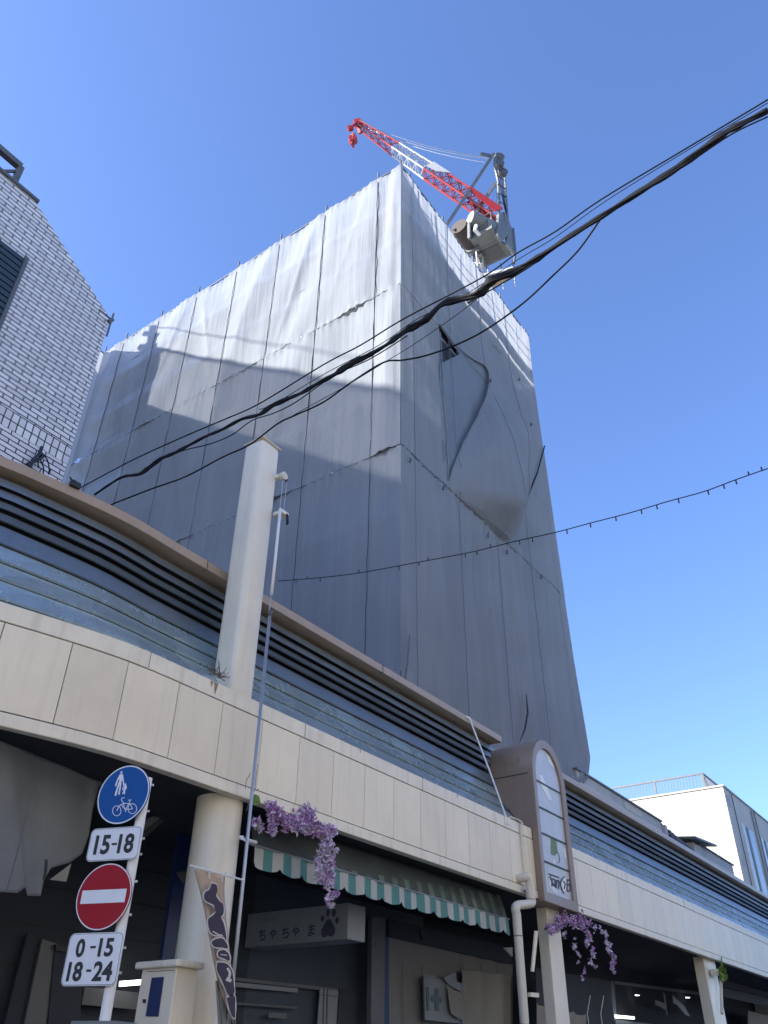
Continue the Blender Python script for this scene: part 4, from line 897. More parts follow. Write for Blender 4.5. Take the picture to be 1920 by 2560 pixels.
for s_ in ([(757, 459), (775, 425), (800, 410), (790, 395), (788, 380), (806, 372)], [(800, 410), (838, 412)], [(800, 408), (812, 450), (838, 412), (858, 445)], [(812, 450), (858, 447)], [(838, 412), (843, 390)], [(832, 390), (850, 388)], [(812, 450), (815, 466)], [(785, 420), (812, 450)]): sstroke(bs, s_, 4.5)
bs.build('bicycle_symbol', M_swhite, b1)
def rrect(u0, u1, z0, z1, r, d, off=0):
    out = []
    for (cu_, cz_, a0) in ((u1 - r, z1 - r, 0), (u0 + r, z1 - r, 90), (u0 + r, z0 + r, 180), (u1 - r, z0 + r, 270)):
        for k in range(0, 91, 15): out.append(sgn(cu_ + r * math.cos(R(a0 + k)), cz_ + r * math.sin(R(a0 + k)), d))
    return out
def plate(u0, u1, z0, z1): o = MB().prism(rrect(u0, u1, z0, z1, .035, 0), n * .008).build('time_plate', M_swhite, rs, bevel=.002); return o
def plate_rim(o, u0, u1, z0, z1):
    a = rrect(u0 + .004, u1 - .004, z0 + .004, z1 - .004, .032, .0088); b = rrect(u0 + .0075, u1 - .0075, z0 + .0075, z1 - .0075, .029, .0088); mb = MB()
    for i in range(len(a)): j = (i + 1) % len(a); mb.quad(a[i], a[j], b[j], b[i])
    mb.build('edge_line', M_cgrey, o)
pl1 = plate(-3.555, -3.165, 1.166, 1.378); plate_rim(pl1, -3.555, -3.165, 1.166, 1.378)
pl2 = plate(-3.552, -3.163, .443, .737); plate_rim(pl2, -3.552, -3.163, .443, .737)
cxs_ = -3.36
def digits(par, txt, cu_, cz_, h, wd): text_mb(txt, sgn(cu_, cz_, .0075), u, (0, 0, 1), h, wd, depth=.003, bold=.034).build('digits', M_sink, par)
digits(pl1, '15', cxs_ - .088, 1.270, .125, .118); digits(pl1, '18', cxs_ + .092, 1.270, .125, .118)
digits(pl2, '0', cxs_ - .098, .652, .104, .062); digits(pl2, '15', cxs_ + .085, .652, .104, .105)
digits(pl2, '18', cxs_ - .105, .522, .108, .105); digits(pl2, '24', cxs_ + .092, .522, .108, .135)
for (par, cu_, cz_, w_) in ((pl1, cxs_ + .004, 1.270, .040), (pl2, cxs_ - .008, .655, .040), (pl2, cxs_ - .007, .526, .036)):
    mb = MB(); mb.quad(sgn(cu_ - w_ / 2, cz_ - .0065, .0105), sgn(cu_ + w_ / 2, cz_ - .0065, .0105), sgn(cu_ + w_ / 2, cz_ + .0065, .0105), sgn(cu_ - w_ / 2, cz_ + .0065, .0105)); mb.build('digits', M_sink, par)
rd = disc(.199, -3.360, .948, 0).build('no_entry_disc', M_sred, rs, bevel=.003); ring(MB(), .192, .1988, -3.360, .948, .0135).build('rim', M_swhite, rd)
mb = MB(); mb.quad(sgn(-3.525, .907, .0137), sgn(-3.198, .907, .0137), sgn(-3.198, .987, .0137), sgn(-3.525, .987, .0137)); mb.build('white_bar', M_swhite, rd)
for zz in (1.68, 1.5, 1.32, 1.22, 1.05, .85, .66, .52):
    MB().box((-.001, -.001, 0), (0, 0, .001)) if 0 else None
    MB().tube([sgn(-3.275, zz, -.066), sgn(-3.275, zz, -.002)], .012, 6).build('clamp', M_steel, rs)
    MB().beam(sgn(-3.28, zz, -.06), sgn(-3.20, zz, -.10), .014).build('clamp', M_steel, rs)
cn_ = oT(*c2(650, 1830), 1)
mb = MB(); MB().prism([sgn(-3.43, .235, .0), sgn(-3.125, .235, .0), sgn(-3.125, .262, .0), sgn(-3.43, .262, .0)], -n * .25).build('lower_box', M_cgrey, rs, bevel=.004)
MB().prism([sgn(-3.41, -.1, .004), sgn(-3.145, -.1, .004), sgn(-3.145, .24, .004), sgn(-3.41, .24, .004)], -n * .2).build('lower_box_body', M_white, rs)

# ================================================================== BANNER
Yf_ = 5.72
bn = thing('banner_flag', oY(*c2(1400, 850), Yf_), 'narrow beige banner with dark brush lettering hanging twisted beside the round column', 'banner')
def fb(px, py, d=0): return oY(*c2(px, py), Yf_ - d)
ban_l = [(1255, 832), (1290, 960), (1325, 1110), (1350, 1250), (1375, 1400), (1405, 1540), (1430, 1640), (1460, 1720), (1500, 1800), (1515, 1850)]
ban_r = [(1458, 885), (1452, 980), (1462, 1110), (1475, 1250), (1490, 1400), (1508, 1540), (1520, 1640), (1524, 1720), (1527, 1800), (1527, 1850)]
def bfn(a, b):
    i = min(len(ban_l) - 2, int(b * (len(ban_l) - 1))); f = b * (len(ban_l) - 1) - i
    l = [ban_l[i][k] + f * (ban_l[i + 1][k] - ban_l[i][k]) for k in (0, 1)]; r = [ban_r[i][k] + f * (ban_r[i + 1][k] - ban_r[i][k]) for k in (0, 1)]
    return fb(l[0] + a * (r[0] - l[0]), l[1] + a * (r[1] - l[1]), .05 * math.sin(a * 3 + b * 4) * a + .02 * math.sin(a * 9))
MB().grid(bfn, 16, 40).build('cloth', M_ban, bn, smooth=True, solid=.004)
br_ = MB().tube([fb(1230, 812, .03), fb(1578, 908, .03)], .0085, 8).build('crossbar', M_white, bn)
for q in ((1255, 815, 1262, 840), (1356, 845, 1356, 898), (1440, 862, 1440, 920), (1466, 858, 1462, 890)): MB().beam(fb(q[0], q[1], .035), fb(q[2], q[3], .035), .016, .004).build('loop', M_white, bn)
def bsurf(px, py, d):
    return fb(px, py, .075 + d)
def blob(pts, wd_out, name):
    P = [Vector(p) for p in pts]; cx_ = sum(p.x for p in P) / len(P); cy_ = sum(p.y for p in P) / len(P)
    P2 = [p.copy() for p in smoothline(P + [P[0]], 5)]; c_ = Vector((cx_, cy_))
    return P2, c_
inkm, wh = MB(), MB()
for pts in ([(1372, 928), (1402, 938), (1410, 970), (1402, 1010), (1425, 1045), (1448, 1070), (1446, 1130), (1415, 1145), (1395, 1110), (1385, 1070), (1345, 1050), (1322, 1025), (1330, 985), (1355, 970)],
            [(1395, 1120), (1440, 1165), (1460, 1230), (1466, 1300), (1440, 1260), (1405, 1265), (1368, 1250), (1352, 1210), (1350, 1160), (1375, 1140)],
            [(1395, 1290), (1440, 1285), (1470, 1320), (1475, 1350), (1440, 1345), (1390, 1340), (1372, 1310)],
            [(1415, 1370), (1450, 1360), (1482, 1385), (1488, 1430), (1450, 1415), (1415, 1400)],
            [(1410, 1440), (1470, 1450), (1505, 1500), (1515, 1580), (1518, 1640), (1480, 1650), (1455, 1600), (1432, 1545), (1405, 1490)],
            [(1470, 1670), (1520, 1660), (1524, 1720), (1522, 1800), (1500, 1780), (1480, 1720)]):
    P2, c_ = blob(pts, 9, '')
    wh.poly([bsurf(*(c_ + (p - c_) * (1 + 9 / max(8, (p - c_).length))), .0) for p in P2[:-1]]); inkm.poly([bsurf(*p, .0015) for p in P2[:-1]])
stroke(wh, [(1475, 1480), (1490, 1510), (1480, 1550)], 16, lambda q: [bsurf(*p, .003 + random.random() * .001) for p in q]); stroke(wh, [(1380, 1240), (1430, 1270)], 8, lambda q: [bsurf(*p, .003 + random.random() * .001) for p in q]); stroke(wh, [(1430, 1390), (1470, 1395)], 6, lambda q: [bsurf(*p, .003 + random.random() * .001) for p in q])
stroke(wh, [(1470, 1550), (1495, 1560)], 22, lambda q: [bsurf(*p, .003 + random.random() * .001) for p in q])
wh.build('lettering_outline', M_banp, bn); inkm.build('lettering', M_banb, bn)
lw = MB(); lw.grid(lambda a, b: fb(1395 + a * 55 + b * 20, 1560 + b * 320, .01 * math.sin(a * 12)), 8, 10).build('lower_cloth', M_curt, bn, solid=.003)

# ================================================================== CABINET below the canopy
cbx = thing('utility_cabinet', (oY(*c2(1000, 1840), 6.0).x, 6.0, .12), 'cream wall cabinet with a flared lid and dark blue front panel', 'cabinet')
kc = oY(*c2(1145, 1470), 5.95); zct = kc.z; kx0 = kc.x; kx1 = oY(*c2(1288, 1480), 5.95).x; ky1 = oX(*c2(925, 1470), kx0).y
MB().box((kx0, 5.95, .12), (kx1, ky1, zct)).build('body', M_cream, cbx, bevel=.008)
MB().prism([Vector((kx0 - .05, 5.90, zct)), Vector((kx1 + .03, 5.90, zct)), Vector((kx1 + .03, ky1 + .05, zct)), Vector((kx0 - .05, ky1 + .05, zct))], (.0, 0, .055)).build('lid', M_band, cbx, bevel=.015)
def kf(px, py): return oX(*c2(px, py), kx0 - .006)
MB().prism([kf(*q) for q in ((985, 1540), (1062, 1535), (1025, 1792), (945, 1790))], (-.004, 0, 0)).build('blue_panel', M_navy, cbx)
MB().prism([kf(*q) for q in ((932, 1680), (946, 1680), (944, 1705), (930, 1705))], (-.012, 0, 0)).build('handle', M_black, cbx)
MB().prism([kf(*q) for q in ((955, 1500), (1130, 1490), (1131, 1493), (956, 1503))], (-.001, 0, 0)).build('door_gap', M_black, cbx)

# ================================================================== BACK OF THE ARCADE (shop fronts)
YS = 8.55
def shopwall(name, x0, x1, m, label): t = thing(name, ((x0 + x1) / 2, YS, .12), label, 'shop'); MB().box((x0, YS, .12), (x1, YS + .2, ZS + .1)).build('wall', m, t); return t
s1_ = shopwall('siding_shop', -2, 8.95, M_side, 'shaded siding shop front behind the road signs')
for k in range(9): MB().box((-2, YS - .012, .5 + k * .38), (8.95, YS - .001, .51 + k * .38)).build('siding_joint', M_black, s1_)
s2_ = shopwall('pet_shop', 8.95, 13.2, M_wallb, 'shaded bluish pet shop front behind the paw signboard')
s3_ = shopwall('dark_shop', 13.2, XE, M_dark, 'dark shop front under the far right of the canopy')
# left bay details
tt = thing('strip_light', oY(*c2(860, 1575), 8.2), 'lit white strip lamp behind the no entry sign post', 'lamp')
pa, pb_ = oY(*c2(782, 1580), 8.2), oY(*c2(930, 1568), 8.2)
MB().beam(pa, pb_, .05).build('tube', mat('lit tube', (.9, .9, .9), .4, emit=((1, .98, .95), 1.6)), tt)
def pan(t, name, pts, Y, m, th=.03, **k): return MB().prism([oY(*p, Y) for p in pts], (0, th, 0)).build(name, m, t, **k)
pn = thing('wall_pilaster', oY(*c2(200, 1840), 8.4), 'dim beige wall pilaster below the torn canvas', 'pilaster')
pan(pn, 'body', [c2(180, 1250), c2(275, 1290), c2(170, 1840), c2(30, 1840)], 8.45, M_side); pan(pn, 'edge', [c2(275, 1290), c2(370, 1320), c2(300, 1840), c2(160, 1840)], 8.4, M_door)
# torn grey canvas hanging under the corner of the canopy
cv = thing('torn_canvas', oY(*c2(300, 500), 7.0), 'big torn grey canvas bulging down under the canopy at the left', 'canvas')
top_ = [(-260, -260), (0, -120), (200, -90), (400, -40), (560, 20), (700, 90)]; bot_ = [(-260, 960), (0, 985), (110, 992), (165, 955), (178, 1010), (262, 1012), (285, 905), (330, 830), (450, 795), (530, 740), (575, 620), (600, 450), (640, 300), (690, 190)]
def interp(L_, t):
    s = t * (len(L_) - 1); i = min(len(L_) - 2, int(s)); f = s - i; return (L_[i][0] + f * (L_[i + 1][0] - L_[i][0]), L_[i][1] + f * (L_[i + 1][1] - L_[i][1]))
def cfn(a, b):
    p = interp(top_, a); q = interp(bot_, a); x_ = p[0] + (q[0] - p[0]) * b; y_ = p[1] + (q[1] - p[1]) * b
    v = oY(*c2(x_, y_), 6.55 + .15 * b + .3 * a + .05 * fold(a * 4, b * 2, 3) + .05 * math.sin(a * 17 + b * 2) * b); v.z = min(v.z, ZS + .025); return v
MB().grid(cfn, 78, 40).build('cloth', M_tarp, cv, smooth=True, solid=.004)
MB().poly([oY(*c2(*p), 6.9) for p in ((322, 905), (462, 800), (430, 918))]).build('torn_corner', M_curt, cv)
for pts in ([(205, 340), (120, 700), (40, 985)],): MB().tube([Vector((oY(*c2(*p), 6.55))) for p in pts], .006, 5).build('seam', M_cdark, cv)
MB().tube([oY(*c2(300, 775), 6.7), oY(*c2(296, 850), 6.7), oY(*c2(285, 905), 6.7)], .012, 6).build('hook', M_black, cv)
# folded awning arm
am = thing('awning_arm', oY(*c2(1100, 450), 7.4), 'folded grey awning arm slanting down behind the blue sign', 'awning arm')
pan(am, 'upper_arm', [c2(900, 560), c2(1185, 358), c2(1200, 380), c2(905, 610)], 7.4, M_tarp, .08); pan(am, 'lower_arm', [c2(905, 612), c2(1200, 384), c2(1120, 470), c2(920, 655)], 7.45, M_door, .05)
vp = thing('blue_partition', oY(*c2(1200, 900), 7.6), 'dark navy partition beside the round column', 'partition')
pan(vp, 'panel', [c2(1195, 380), c2(1290, 330), c2(1150, 1420), c2(1050, 1420)], 7.75, M_navy, .05)
pan(vp, 'bracket', [c2(1155, 855), c2(1215, 850), c2(1195, 930)], 7.6, M_door)
fl = thing('grey_screen', oY(*c2(700, 1700), 8.3), 'dim grey shop panelling left of the cream cabinet', 'panel')
pan(fl, 'panel', [c2(360, 1330), c2(540, 1360), c2(520, 1860), c2(310, 1860)], 8.38, M_side); pan(fl, 'dark_header', [c2(360, 1325), c2(440, 1335), c2(436, 1375), c2(362, 1365)], 8.35, M_black)
pan(fl, 'shelf', [c2(550, 1600), c2(930, 1640), c2(925, 1750), c2(530, 1715)], 8.38, M_door)

# ---- striped awning
YA = 6.3; zA1 = H + 1.972; zA0 = H + 1.783; xA0 = oY(*c3(285, 440), YA).x; xA1 = oY(*c3(1600, 830), YA).x
aw = thing('striped_awning', ((xA0 + xA1) / 2, 7, zA1), 'green and white striped awning with a scalloped edge over the pet shop', 'awning')
MB().grid(lambda a, b: (xA0 + (xA1 - xA0) * a, YA + .02 + .10 * b, zA1 + .345 * b - .004 * math.sin(a * 60)), 40, 6).build('top_cloth', M_awntop, aw, smooth=True, solid=.004)
MB().tube([Vector((xA0 - .1, YA, zA1 + .005)), Vector((xA1 + .02, YA, zA1 + .005))], .012, 8).build('front_rail', M_steel, aw)
nstr = 38; sw = (xA1 - xA0) / nstr
for k in range(nstr):
    m_ = MB(); x0 = xA0 + k * sw
    for j in range(4):
        a = x0 + sw * j / 4; b = x0 + sw * (j + 1) / 4
        def zz(x): ph = ((x - xA0) / (sw * 2.6)) % 1; return zA0 - .028 * math.sin(math.pi * ph) + (.03 if ph < .08 else 0)
        yo = lambda x: YA + .012 * math.sin((x - xA0) * 9) + .01 * math.sin((x - xA0) * 23)
        m_.quad(Vector((a, yo(a), zA1)), Vector((b, yo(b), zA1)), Vector((b, yo(b) - .01, zz(b - 1e-4))), Vector((a, yo(a) - .01, zz(a + 1e-4))))
    m_.build('green_stripe' if k % 2 else 'white_stripe', M_green if k % 2 else M_awn, aw, solid=.003)
for k in range(22):                         # stripes showing through the far end of the top cloth, translucence put into colour
    x = xA1 - .02 - k * 2 * sw * .98; f = max(0.15, 1 - k / 15)
    if x < xA0 + 1.6: break
    MB().quad(Vector((x - sw * .8, YA + .012, zA1 + .01)), Vector((x, YA + .012, zA1 + .01)), Vector((x, YA + .012 + .10 * f, zA1 + .345 * f)), Vector((x - sw * .8, YA + .012 + .10 * f, zA1 + .345 * f))).build('top_stripe', mat('awning faint stripe', (.13, .19, .17), .85, var=.5, vscale=5), aw)

# ---- paw signboard (hangs across the walk)
xs = 8.80
pb2 = thing('pet_shop_signboard', (xs, 7.6, H + 1.6), 'faded white box signboard with a dark paw print and round kana letters', 'signboard')
MB().box((xs, 6.8, H + 1.385), (xs + .36, 8.5, H + 1.79)).build('box', M_board, pb2, bevel=.006)
def stx(txt, yy, zz, h, w_, m, nm): text_mb(txt, (xs - .002, yy, zz), (0, -1, 0), (0, 0, 1), h, w_, depth=.004, bold=.02).build(nm, m, pb2)
for ch_, yc in (('ち', 8.20), ('ゃ', 8.02), ('ち', 7.80), ('ゃ', 7.63), ('ま', 7.37)): stx(ch_, yc, H + 1.52, .135 if ch_ != 'ゃ' else .115, None, M_ink2, 'lettering')
stx('トリミング', 8.12, H + 1.695, .05, None, M_ink3, 'lettering')
def ell(cy, cz_, ry, rz_, rot=0): return [Vector((xs - .006, cy + ry * math.cos(a) * math.cos(rot) - rz_ * math.sin(a) * math.sin(rot), cz_ + ry * math.cos(a) * math.sin(rot) + rz_ * math.sin(a) * math.cos(rot))) for a in [2 * math.pi * k / 24 for k in range(24)]]
pw = MB()
for (cy, cz_, ry, rz_) in ((7.20, 1.64, .028, .037), (7.115, 1.70, .028, .045), (7.02, 1.69, .030, .045), (6.965, 1.60, .028, .037)): pw.poly(ell(cy, H + cz_, ry, rz_))
pw.poly([Vector((xs - .006, 7.10 + .115 * a, H + 1.515 + .115 * b)) for a, b in ((0, 1), (.35, .8), (.6, .45), (.95, .0), (.95, -.5), (.6, -.8), (.2, -.72), (0, -.6), (-.2, -.72), (-.6, -.8), (-.95, -.5), (-.95, 0), (-.6, .45), (-.35, .8))])
pw.build('paw_print', M_ink2, pb2)

# ---- pet shop interior pieces
dk = thing('shop_door_post', oY(*c7(100, 600), 8.2), 'dim grey door post right of the paw signboard', 'post')
pan(dk, 'post', [c7(42, 50), c7(178, 62), c7(168, 1161), c7(30, 1161)], 8.2, M_door, .08); pan(dk, 'navy_side', [c7(178, 62), c7(215, 70), c7(220, 1161), c7(168, 1161)], 8.25, M_navy, .05)
MB().tube([oY(*c7(78, 330), 8.19), oY(*c7(78, 330), 8.17)], .012, 8).build('knob', M_black, dk)
hdp = thing('shop_header', oY(*c7(800, 300), 8.2), 'near black header panel over the pale shop screens', 'panel')
pan(hdp, 'panel', [c7(215, 70), c7(1490, 370), c7(1490, 545), c7(215, 255)], 8.22, mat('near black blue', (.008, .012, .025), .6))
sc_ = thing('shop_screen', oY(*c7(800, 800), 8.25), 'pale grey roller screen behind the shop glass beside the plus poster', 'screen')
def shf(a, b): 
    p = oY(*c7(215 + a * 1285, 262 + a * 285 + b * (1400 - 262)), 8.27); p.y += .03 * math.sin(a * 44) * (1 if a > .58 else .2); return p
MB().grid(shf, 90, 6).build('screen', mat('dim screen cloth', (.21, .21, .21), .8), sc_, smooth=True)
for x_ in (355, 565, 985, 1165, 1335): pan(sc_, 'rib', [c7(x_, 545), c7(x_ + 5, 545), c7(x_ + 15, 1161), c7(x_ + 9, 1161)], 8.22, M_cdark, .004)
gl = thing('pale_side_panel', oY(*c7(1240, 900), 8.1), 'pale draped cloth panel behind the downpipe', 'curtain')
MB().grid(lambda a, b: (lambda p: Vector((p.x, p.y + .05 * math.sin(a * 15), p.z)))(oY(*c7(975 + a * 520, 600 + a * 60 + b * 760), 8.12)), 60, 8).build('cloth', M_curt, gl, smooth=True)
po = thing('plus_poster', oY(*c7(700, 900), 8.15), 'grey poster with a dark plus mark inside the pet shop', 'poster')
pan(po, 'sheet', [c7(578, 672), c7(812, 700), c7(850, 1050), c7(1000, 1135), c7(1000, 1161), c7(590, 1120)], 8.14, M_board, .006)
pan(po, 'frame', [c7(566, 668), c7(580, 672), c7(592, 1120), c7(578, 1118)], 8.12, M_black, .01)
mint = mat('dim teal mark', (.09, .14, .16), .7)
pan(po, 'plus', [c7(695, 790), c7(732, 796), c7(735, 875), c7(765, 880), c7(765, 945), c7(736, 940), c7(738, 1030), c7(697, 1025), c7(696, 935), c7(657, 925), c7(657, 862), c7(695, 868)], 8.128, mint, .004)
pan(po, 'text_strip', [c7(608, 778), c7(632, 782), c7(636, 1025), c7(612, 1020)], 8.128, mint, .004)
cp = thing('white_notice', oY(*c7(900, 900), 8.08), 'curled pale paper notice beside the plus poster', 'notice')
pan(cp, 'paper', [c7(818, 745), c7(850, 785), c7(905, 815), c7(975, 838), c7(985, 960), c7(998, 1125), c7(930, 1100), c7(860, 1050), c7(840, 920)], 8.08, M_curt, .003)
pan(cp, 'upper_paper', [c7(780, 680), c7(840, 655), c7(912, 625), c7(918, 720), c7(972, 740), c7(972, 832), c7(900, 790), c7(840, 755)], 8.085, M_board, .003)
pan(cp, 'tab', [c7(575, 635), c7(590, 655), c7(697, 655), c7(697, 684), c7(578, 668)], 8.09, M_curt, .003)
for (nm, pts, m, Y) in (('frame_band', [c9(0, 1660), c9(1382, 1810), c9(1382, 1850), c9(0, 1700)], M_door, 8.45), ('lower_band', [c9(130, 1960), c9(850, 2010), c9(850, 2040), c9(130, 1985)], M_cdark, 8.45), ('window', [c9(1110, 1805), c9(1330, 1830), c9(1330, 2300), c9(1075, 2300)], M_board, 8.44), ('wide_panel', [c9(0, 1715), c9(850, 1800), c9(850, 1850), c9(0, 1770)], M_board, 8.44), ('pillar', [c9(1335, 1800), c9(1540, 1830), c9(1540, 2300), c9(1300, 2300)], M_side, 8.42)):
    pan(s2_, nm, pts, Y, m, .02)
for k in (1150, 1190): pan(s2_, 'window_bar', [c9(k, 1805), c9(k + 12, 1808), c9(k - 2, 2300), c9(k - 14, 2300)], 8.43, M_cdark, .005)
pan(s2_, 'window_bar', [c9(1100, 1870), c9(1330, 1890), c9(1330, 1900), c9(1100, 1880)], 8.425, M_cdark, .005)
hd2 = pan(s2_, 'handle', [c9(520, 2080), c9(720, 2090), c9(720, 2150), c9(520, 2140)], 8.43, M_door, .01)
lm = thing('ceiling_spotlight', oY(*c7(565, 225), 7.9), 'dim pale bell lamp hanging under the shop header', 'lamp')
MB().tube([oY(*c7(545, 175), 7.9), oY(*c7(575, 270), 7.9)], [.02, .07], 12).build('shade', M_side, lm)

# ---- right bays
tri = thing('corner_bracket', oY(*c7(1460, 400), 6.6), 'small pale triangular bracket left of the downpipe', 'bracket'); pan(tri, 'plate', [c7(1412, 372), c7(1500, 366), c7(1500, 465)], 6.6, M_curt)
sk_ = thing('dark_awning', oY(*c8(300, 600), 7.4), 'dark scalloped awning with pale hem behind the purple garland', 'awning')
pan(sk_, 'cloth', [c8(105, 455), c8(600, 540), c8(640, 880), c8(110, 705)], 7.6, M_side)
MB().grid(lambda a, b: (lambda p: Vector((p.x, p.y + .03 * math.sin(a * 25), p.z)))(oY(*c8(112 + a * 330, 700 + (1 - abs(math.sin(a * math.pi * 4))) * -18 + a * 80 + b * 190), 7.55)), 60, 3).build('pale_hem', M_curt, sk_, smooth=True)
for x_ in (450, 540): MB().tube([oY(*c8(x_ + 20, 640), 7.4), oY(*c8(x_, 760), 7.4), oY(*c8(x_ + 20, 900), 7.4)], .008, 5).build('white_cord', M_white, sk_)
wl = thing('shop_ceiling_lamp', oY(*c8(700, 780), 8.3), 'glowing white lamp strip in the dark shop at lower right', 'lamp')
pan(wl, 'diffuser', [c8(640, 768), c8(765, 780), c8(768, 798), c8(645, 790)], 8.35, mat('lit strip', (.9, .9, .9), .4, emit=((1, .98, .95), 1.2)))
for q, lab in (((788, 637), 'tiny bright spot lamp in the dark shop'), ((1125, 652), 'small bright lamp beside the farther post')):
    t = thing('spot_lamp', oY(*c8(*q), 8.4), lab, 'lamp'); pan(t, 'lens', [c8(q[0] - 13, q[1] - 3), c8(q[0] + 13, q[1] - 1), c8(q[0] + 10, q[1] + 4), c8(q[0] - 8, q[1] + 4)], 8.38, mat('lit strip', (.9, .9, .9)))
rf = thing('shop_poster', oY(*c8(950, 700), 8.3), 'torn white poster hanging in the dark shop window at right', 'poster')
pan(rf, 'paper', [c8(905, 668), c8(965, 690), c8(985, 745), c8(940, 715), c8(905, 700)], 8.3, M_curt, .003)
pan(rf, 'paper', [c8(958, 618), c8(970, 630), c8(990, 780), c8(980, 760)], 8.3, M_curt, .003); pan(rf, 'paper', [c8(1020, 635), c8(1100, 710), c8(1138, 778), c8(1110, 770), c8(1050, 700), c8(1025, 690)], 8.3, M_board, .003)
pan(s3_, 'mullion', [c8(605, 540), c8(630, 545), c8(650, 830), c8(625, 830)], 8.5, M_cdark, .02); pan(s3_, 'header', [c8(620, 540), c8(1240, 620), c8(1240, 640), c8(620, 560)], 8.5, M_cdark, .02)
pan(s3_, 'shop_counter', [c8(640, 800), c8(1300, 880), c8(1300, 990), c8(640, 990)], 8.45, M_cdark, .02)
bk2 = thing('pipe_bracket', oY(*c8(90, 630), 6.0), 'small pale bracket on the arcade post beside the downpipe', 'bracket'); pan(bk2, 'plate', [c8(72, 618), c8(128, 622), c8(128, 652), c8(72, 646)], 5.98, M_band, .05)
ld = thing('leaning_strip', oY(*c8(100, 350), 6.05), 'pale flat strip fixed upright against the arcade post', 'strip'); pan(ld, 'strip', [c8(103, 205), c8(123, 208), c8(95, 480), c8(78, 478)], 6.03, M_band, .02)
MB().tube(smoothline([oY(*c8(80, 480), 6.0), oY(*c8(95, 490), 6.0), oY(*c8(98, 515), 6.0), oY(*c8(78, 518), 6.0), oY(*c8(72, 498), 6.0)], 5), .009, 6).build('hook', M_cable, ld)
fx = thing('far_side_pipe', oY(*c8(1340, 600), 6.0), 'thin grey pipe with a square head beside the farther arcade post', 'pipe')
pan(fx, 'head', [c8(1300, 462), c8(1340, 460), c8(1345, 508), c8(1308, 505)], 5.98, M_pvc, .1); MB().tube([oY(*c8(1342, 500), 5.98), oY(*c8(1352, 760), 5.98)], .035, 8).build('tube', M_pvc, fx)
tr2 = thing('corner_bracket', oY(*c8(1240, 650), 6.6), 'small pale triangular bracket beside the farther arcade post', 'bracket'); pan(tr2, 'plate', [c8(1208, 637), c8(1250, 637), c8(1258, 682)], 6.6, M_curt)
wp = thing('wooden_board', oY(*c8(1600, 790), 8.0), 'brown wooden board at the lower right corner of the shops', 'board'); pan(wp, 'board', [c8(1525, 740), c8(1680, 780), c8(1680, 900), c8(1525, 900)], 8.0, mat('brown board', (.22, .12, .06), .6, var=.2))
fa = thing('far_awning', oY(*c8(1500, 600), 7.0), 'grey panelled awning box under the canopy at far right', 'awning'); 
pan(fa, 'panel', [c8(1350, 460), c8(1665, 540), c8(1665, 650), c8(1350, 575)], 7.2, M_side, .03); pan(fa, 'lower_panel', [c8(1350, 582), c8(1665, 656), c8(1665, 712), c8(1370, 650)], 7.2, M_side, .03)
sl_ = thing('far_awning', oY(*c8(1000, 400), 7.0), 'faint dark awning hem tucked under the canopy edge', 'awning'); mb = MB()
for k in range(22):
    x_ = 760 + k * 20; mb.prism([oY(*c8(x_, 300 + k * 7.2), 7.2), oY(*c8(x_ + 12, 304 + k * 7.2), 7.2), oY(*c8(x_ + 12, 335 + k * 7.2), 7.2), oY(*c8(x_, 331 + k * 7.2), 7.2)], (0, .01, 0))
mb.build('hem', mat('dim hem', (.035, .04, .042), .8), sl_)

# ================================================================== GARLANDS
def petals(mb, p, spread, cnt, size):
    size *= 1.35
    for _ in range(max(1, int(cnt * .6)) if cnt else 0):
        c_ = p + Vector((random.gauss(0, spread * .78), random.gauss(0, spread * .5), random.gauss(0, spread * .78)))
        a = Vector((random.uniform(-1, 1), random.uniform(-1, 1), random.uniform(-1, 1))).normalized(); b = a.cross(Vector((random.uniform(-1, 1), random.uniform(-1, 1), random.uniform(-1, 1)))).normalized()
        s = size * random.uniform(.6, 1.3); m_ = c_ + a.cross(b) * s * .35
        k = len(mb.v); mb.v += [c_ - a * s, m_ + b * s * .55, c_ + a * s, m_ - b * s * .55]; mb.f += [(k, k + 1, k + 2), (k, k + 2, k + 3)]
def garland(label, runs, cropf, Y, k=1.):
    t = thing('wisteria_garland', oY(*cropf(*runs[0][0][0]), Y), label, 'garland', 'artificial wisteria garlands')
    a, b, lf = MB(), MB(), MB()
    for pts, spread, cnt, mixp in runs:
        P = smoothline([oY(*cropf(*p), Y) for p in pts], 8) if len(pts) > 1 else [oY(*cropf(*pts[0]), Y)]
        for p in P: petals(b if random.random() < mixp else a, p, spread, cnt, .022)
        for p in P: petals(b, p, spread, max(1, int(cnt * mixp * .6)), .02); petals(lf, p, spread * .8, 1 if random.random() < .12 else 0, .03)
        if len(pts) > 1: MB().tube(P, .004, 4).build('cord', M_twig, t)
    a.build('purple_blossom', M_pur, t); b.build('pale_blossom', M_pur2, t)
    if lf.f: lf.build('leaf', M_leaf, t)
    return t
garland('purple and white wisteria garland drooping over the striped awning', [
    ([(292, 320), (320, 345)], .030, 10, .5), ([(365, 250), (380, 270), (400, 280)], .045, 22, .3), ([(370, 320), (378, 350), (372, 370)], .028, 12, .5),
    ([(400, 285), (440, 325), (490, 320), (530, 290), (560, 275), (575, 300)], .045, 20, .3), ([(470, 340), (530, 345), (590, 360), (640, 375), (680, 365)], .045, 20, .35),
    ([(650, 385), (655, 420), (650, 460), (660, 490)], .050, 18, .8), ([(685, 470), (675, 520), (665, 560), (680, 600), (675, 635)], .032, 14, .6), ([(610, 520), (615, 570), (630, 610), (665, 640)], .032, 10, .95),
    ([(665, 715), (695, 700), (712, 695)], .020, 12, .5), ([(665, 748), (690, 755)], .012, 6, .7)], c3, 5.95)
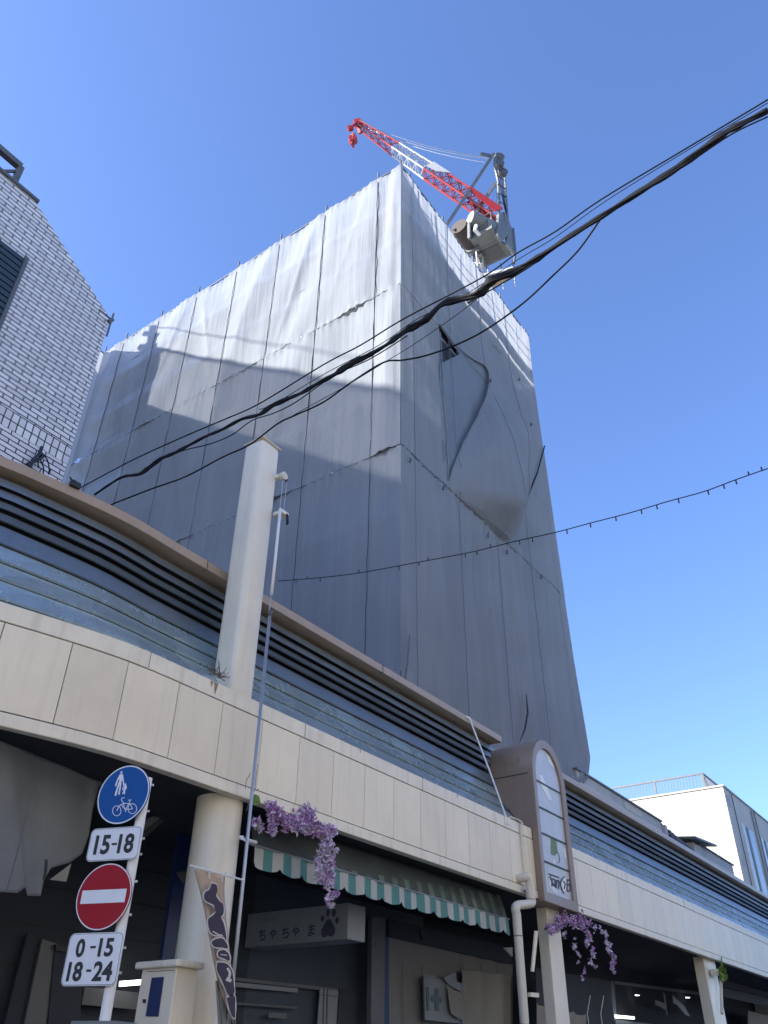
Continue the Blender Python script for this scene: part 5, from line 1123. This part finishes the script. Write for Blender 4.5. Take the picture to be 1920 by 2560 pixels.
garland('sparse purple wisteria garland with dangling single flowers right of the arched sign box', [
    ([(190, 190), (215, 195), (250, 185)], .045, 16, .2), ([(250, 115), (270, 160), (300, 110), (320, 150)], .045, 14, .2), ([(340, 130), (380, 150), (420, 170), (410, 120)], .055, 16, .2), ([(440, 140), (475, 160)], .03, 8, .2),
    ([(450, 205), (465, 240), (470, 265), (440, 280), (450, 305)], .022, 7, .4), ([(500, 185)], .035, 14, .9), ([(533, 178)], .02, 8, .9), ([(292, 228)], .035, 16, .8), ([(366, 258)], .018, 7, .9),
    ([(550, 215), (575, 225), (578, 290), (600, 295), (585, 330), (600, 345)], .02, 6, .7), ([(612, 380), (628, 375), (626, 412), (615, 445), (618, 460)], .024, 9, .4), ([(630, 485)], .015, 6, .9),
    ([(365, 320)], .026, 14, .6), ([(385, 350), (402, 380)], .012, 4, .7), ([(390, 415)], .02, 9, .9), ([(488, 330), (487, 370)], .028, 8, .6), ([(472, 412)], .03, 14, .6), ([(502, 446)], .022, 9, .8), ([(434, 476)], .026, 12, .6), ([(420, 517)], .016, 7, .5)], c8, 5.95)
iv = thing('hanging_leaves', oY(*c3(285, 205), 5.9), 'bright green leaf scrap caught by the banner pole', 'leaves'); mb = MB()
for _ in range(5):
    p = oY(*c3(random.uniform(272, 300), random.uniform(190, 225)), 5.85); mb.poly([p + Vector((-.02, 0, -.04)), p + Vector((.03, -.02, -.03)), p + Vector((.035, .01, .04)), p + Vector((-.015, 0, .03))])
mb.build('leaf', M_leaf, iv, solid=.001)
for pts in ([(240, 265), (250, 235), (285, 150), (290, 90), (300, 20)], [(235, 150), (240, 105), (262, 70)], [(290, 160), (305, 150)]): MB().tube([oY(*c3(*p), 5.9) for p in pts], .004, 4).build('twig', M_twig, iv)
iv2 = thing('hanging_leaves', oY(*c8(1360, 480), 5.95), 'yellow green leaf sprig hanging from the canopy at far right', 'leaves'); mb = MB()
for _ in range(26): petals(mb, oY(*c8(random.uniform(1345, 1372), random.uniform(440, 545)), 5.93), .05, 2, .07)
mb.build('leaf', M_leaf, iv2); MB().tube([oY(*c8(1345, 440), 5.95), oY(*c8(1350, 380), 5.97)], .01, 4).build('twig', M_twig, iv2)
sp3 = thing('side_pole_bracket', oY(*c9(240, 90), 5.9), 'short white horizontal rod joining the banner pole and the awning', 'bracket'); MB().tube([oY(*c9(245, 88), 5.85), oY(*c9(368, 120), 6.1)], .018, 8).build('rod', M_white, sp3); MB().tube([oY(*c9(185, 65), 5.83), oY(*c9(215, 68), 5.80)], .02, 8).build('bolt', M_white, sp3)
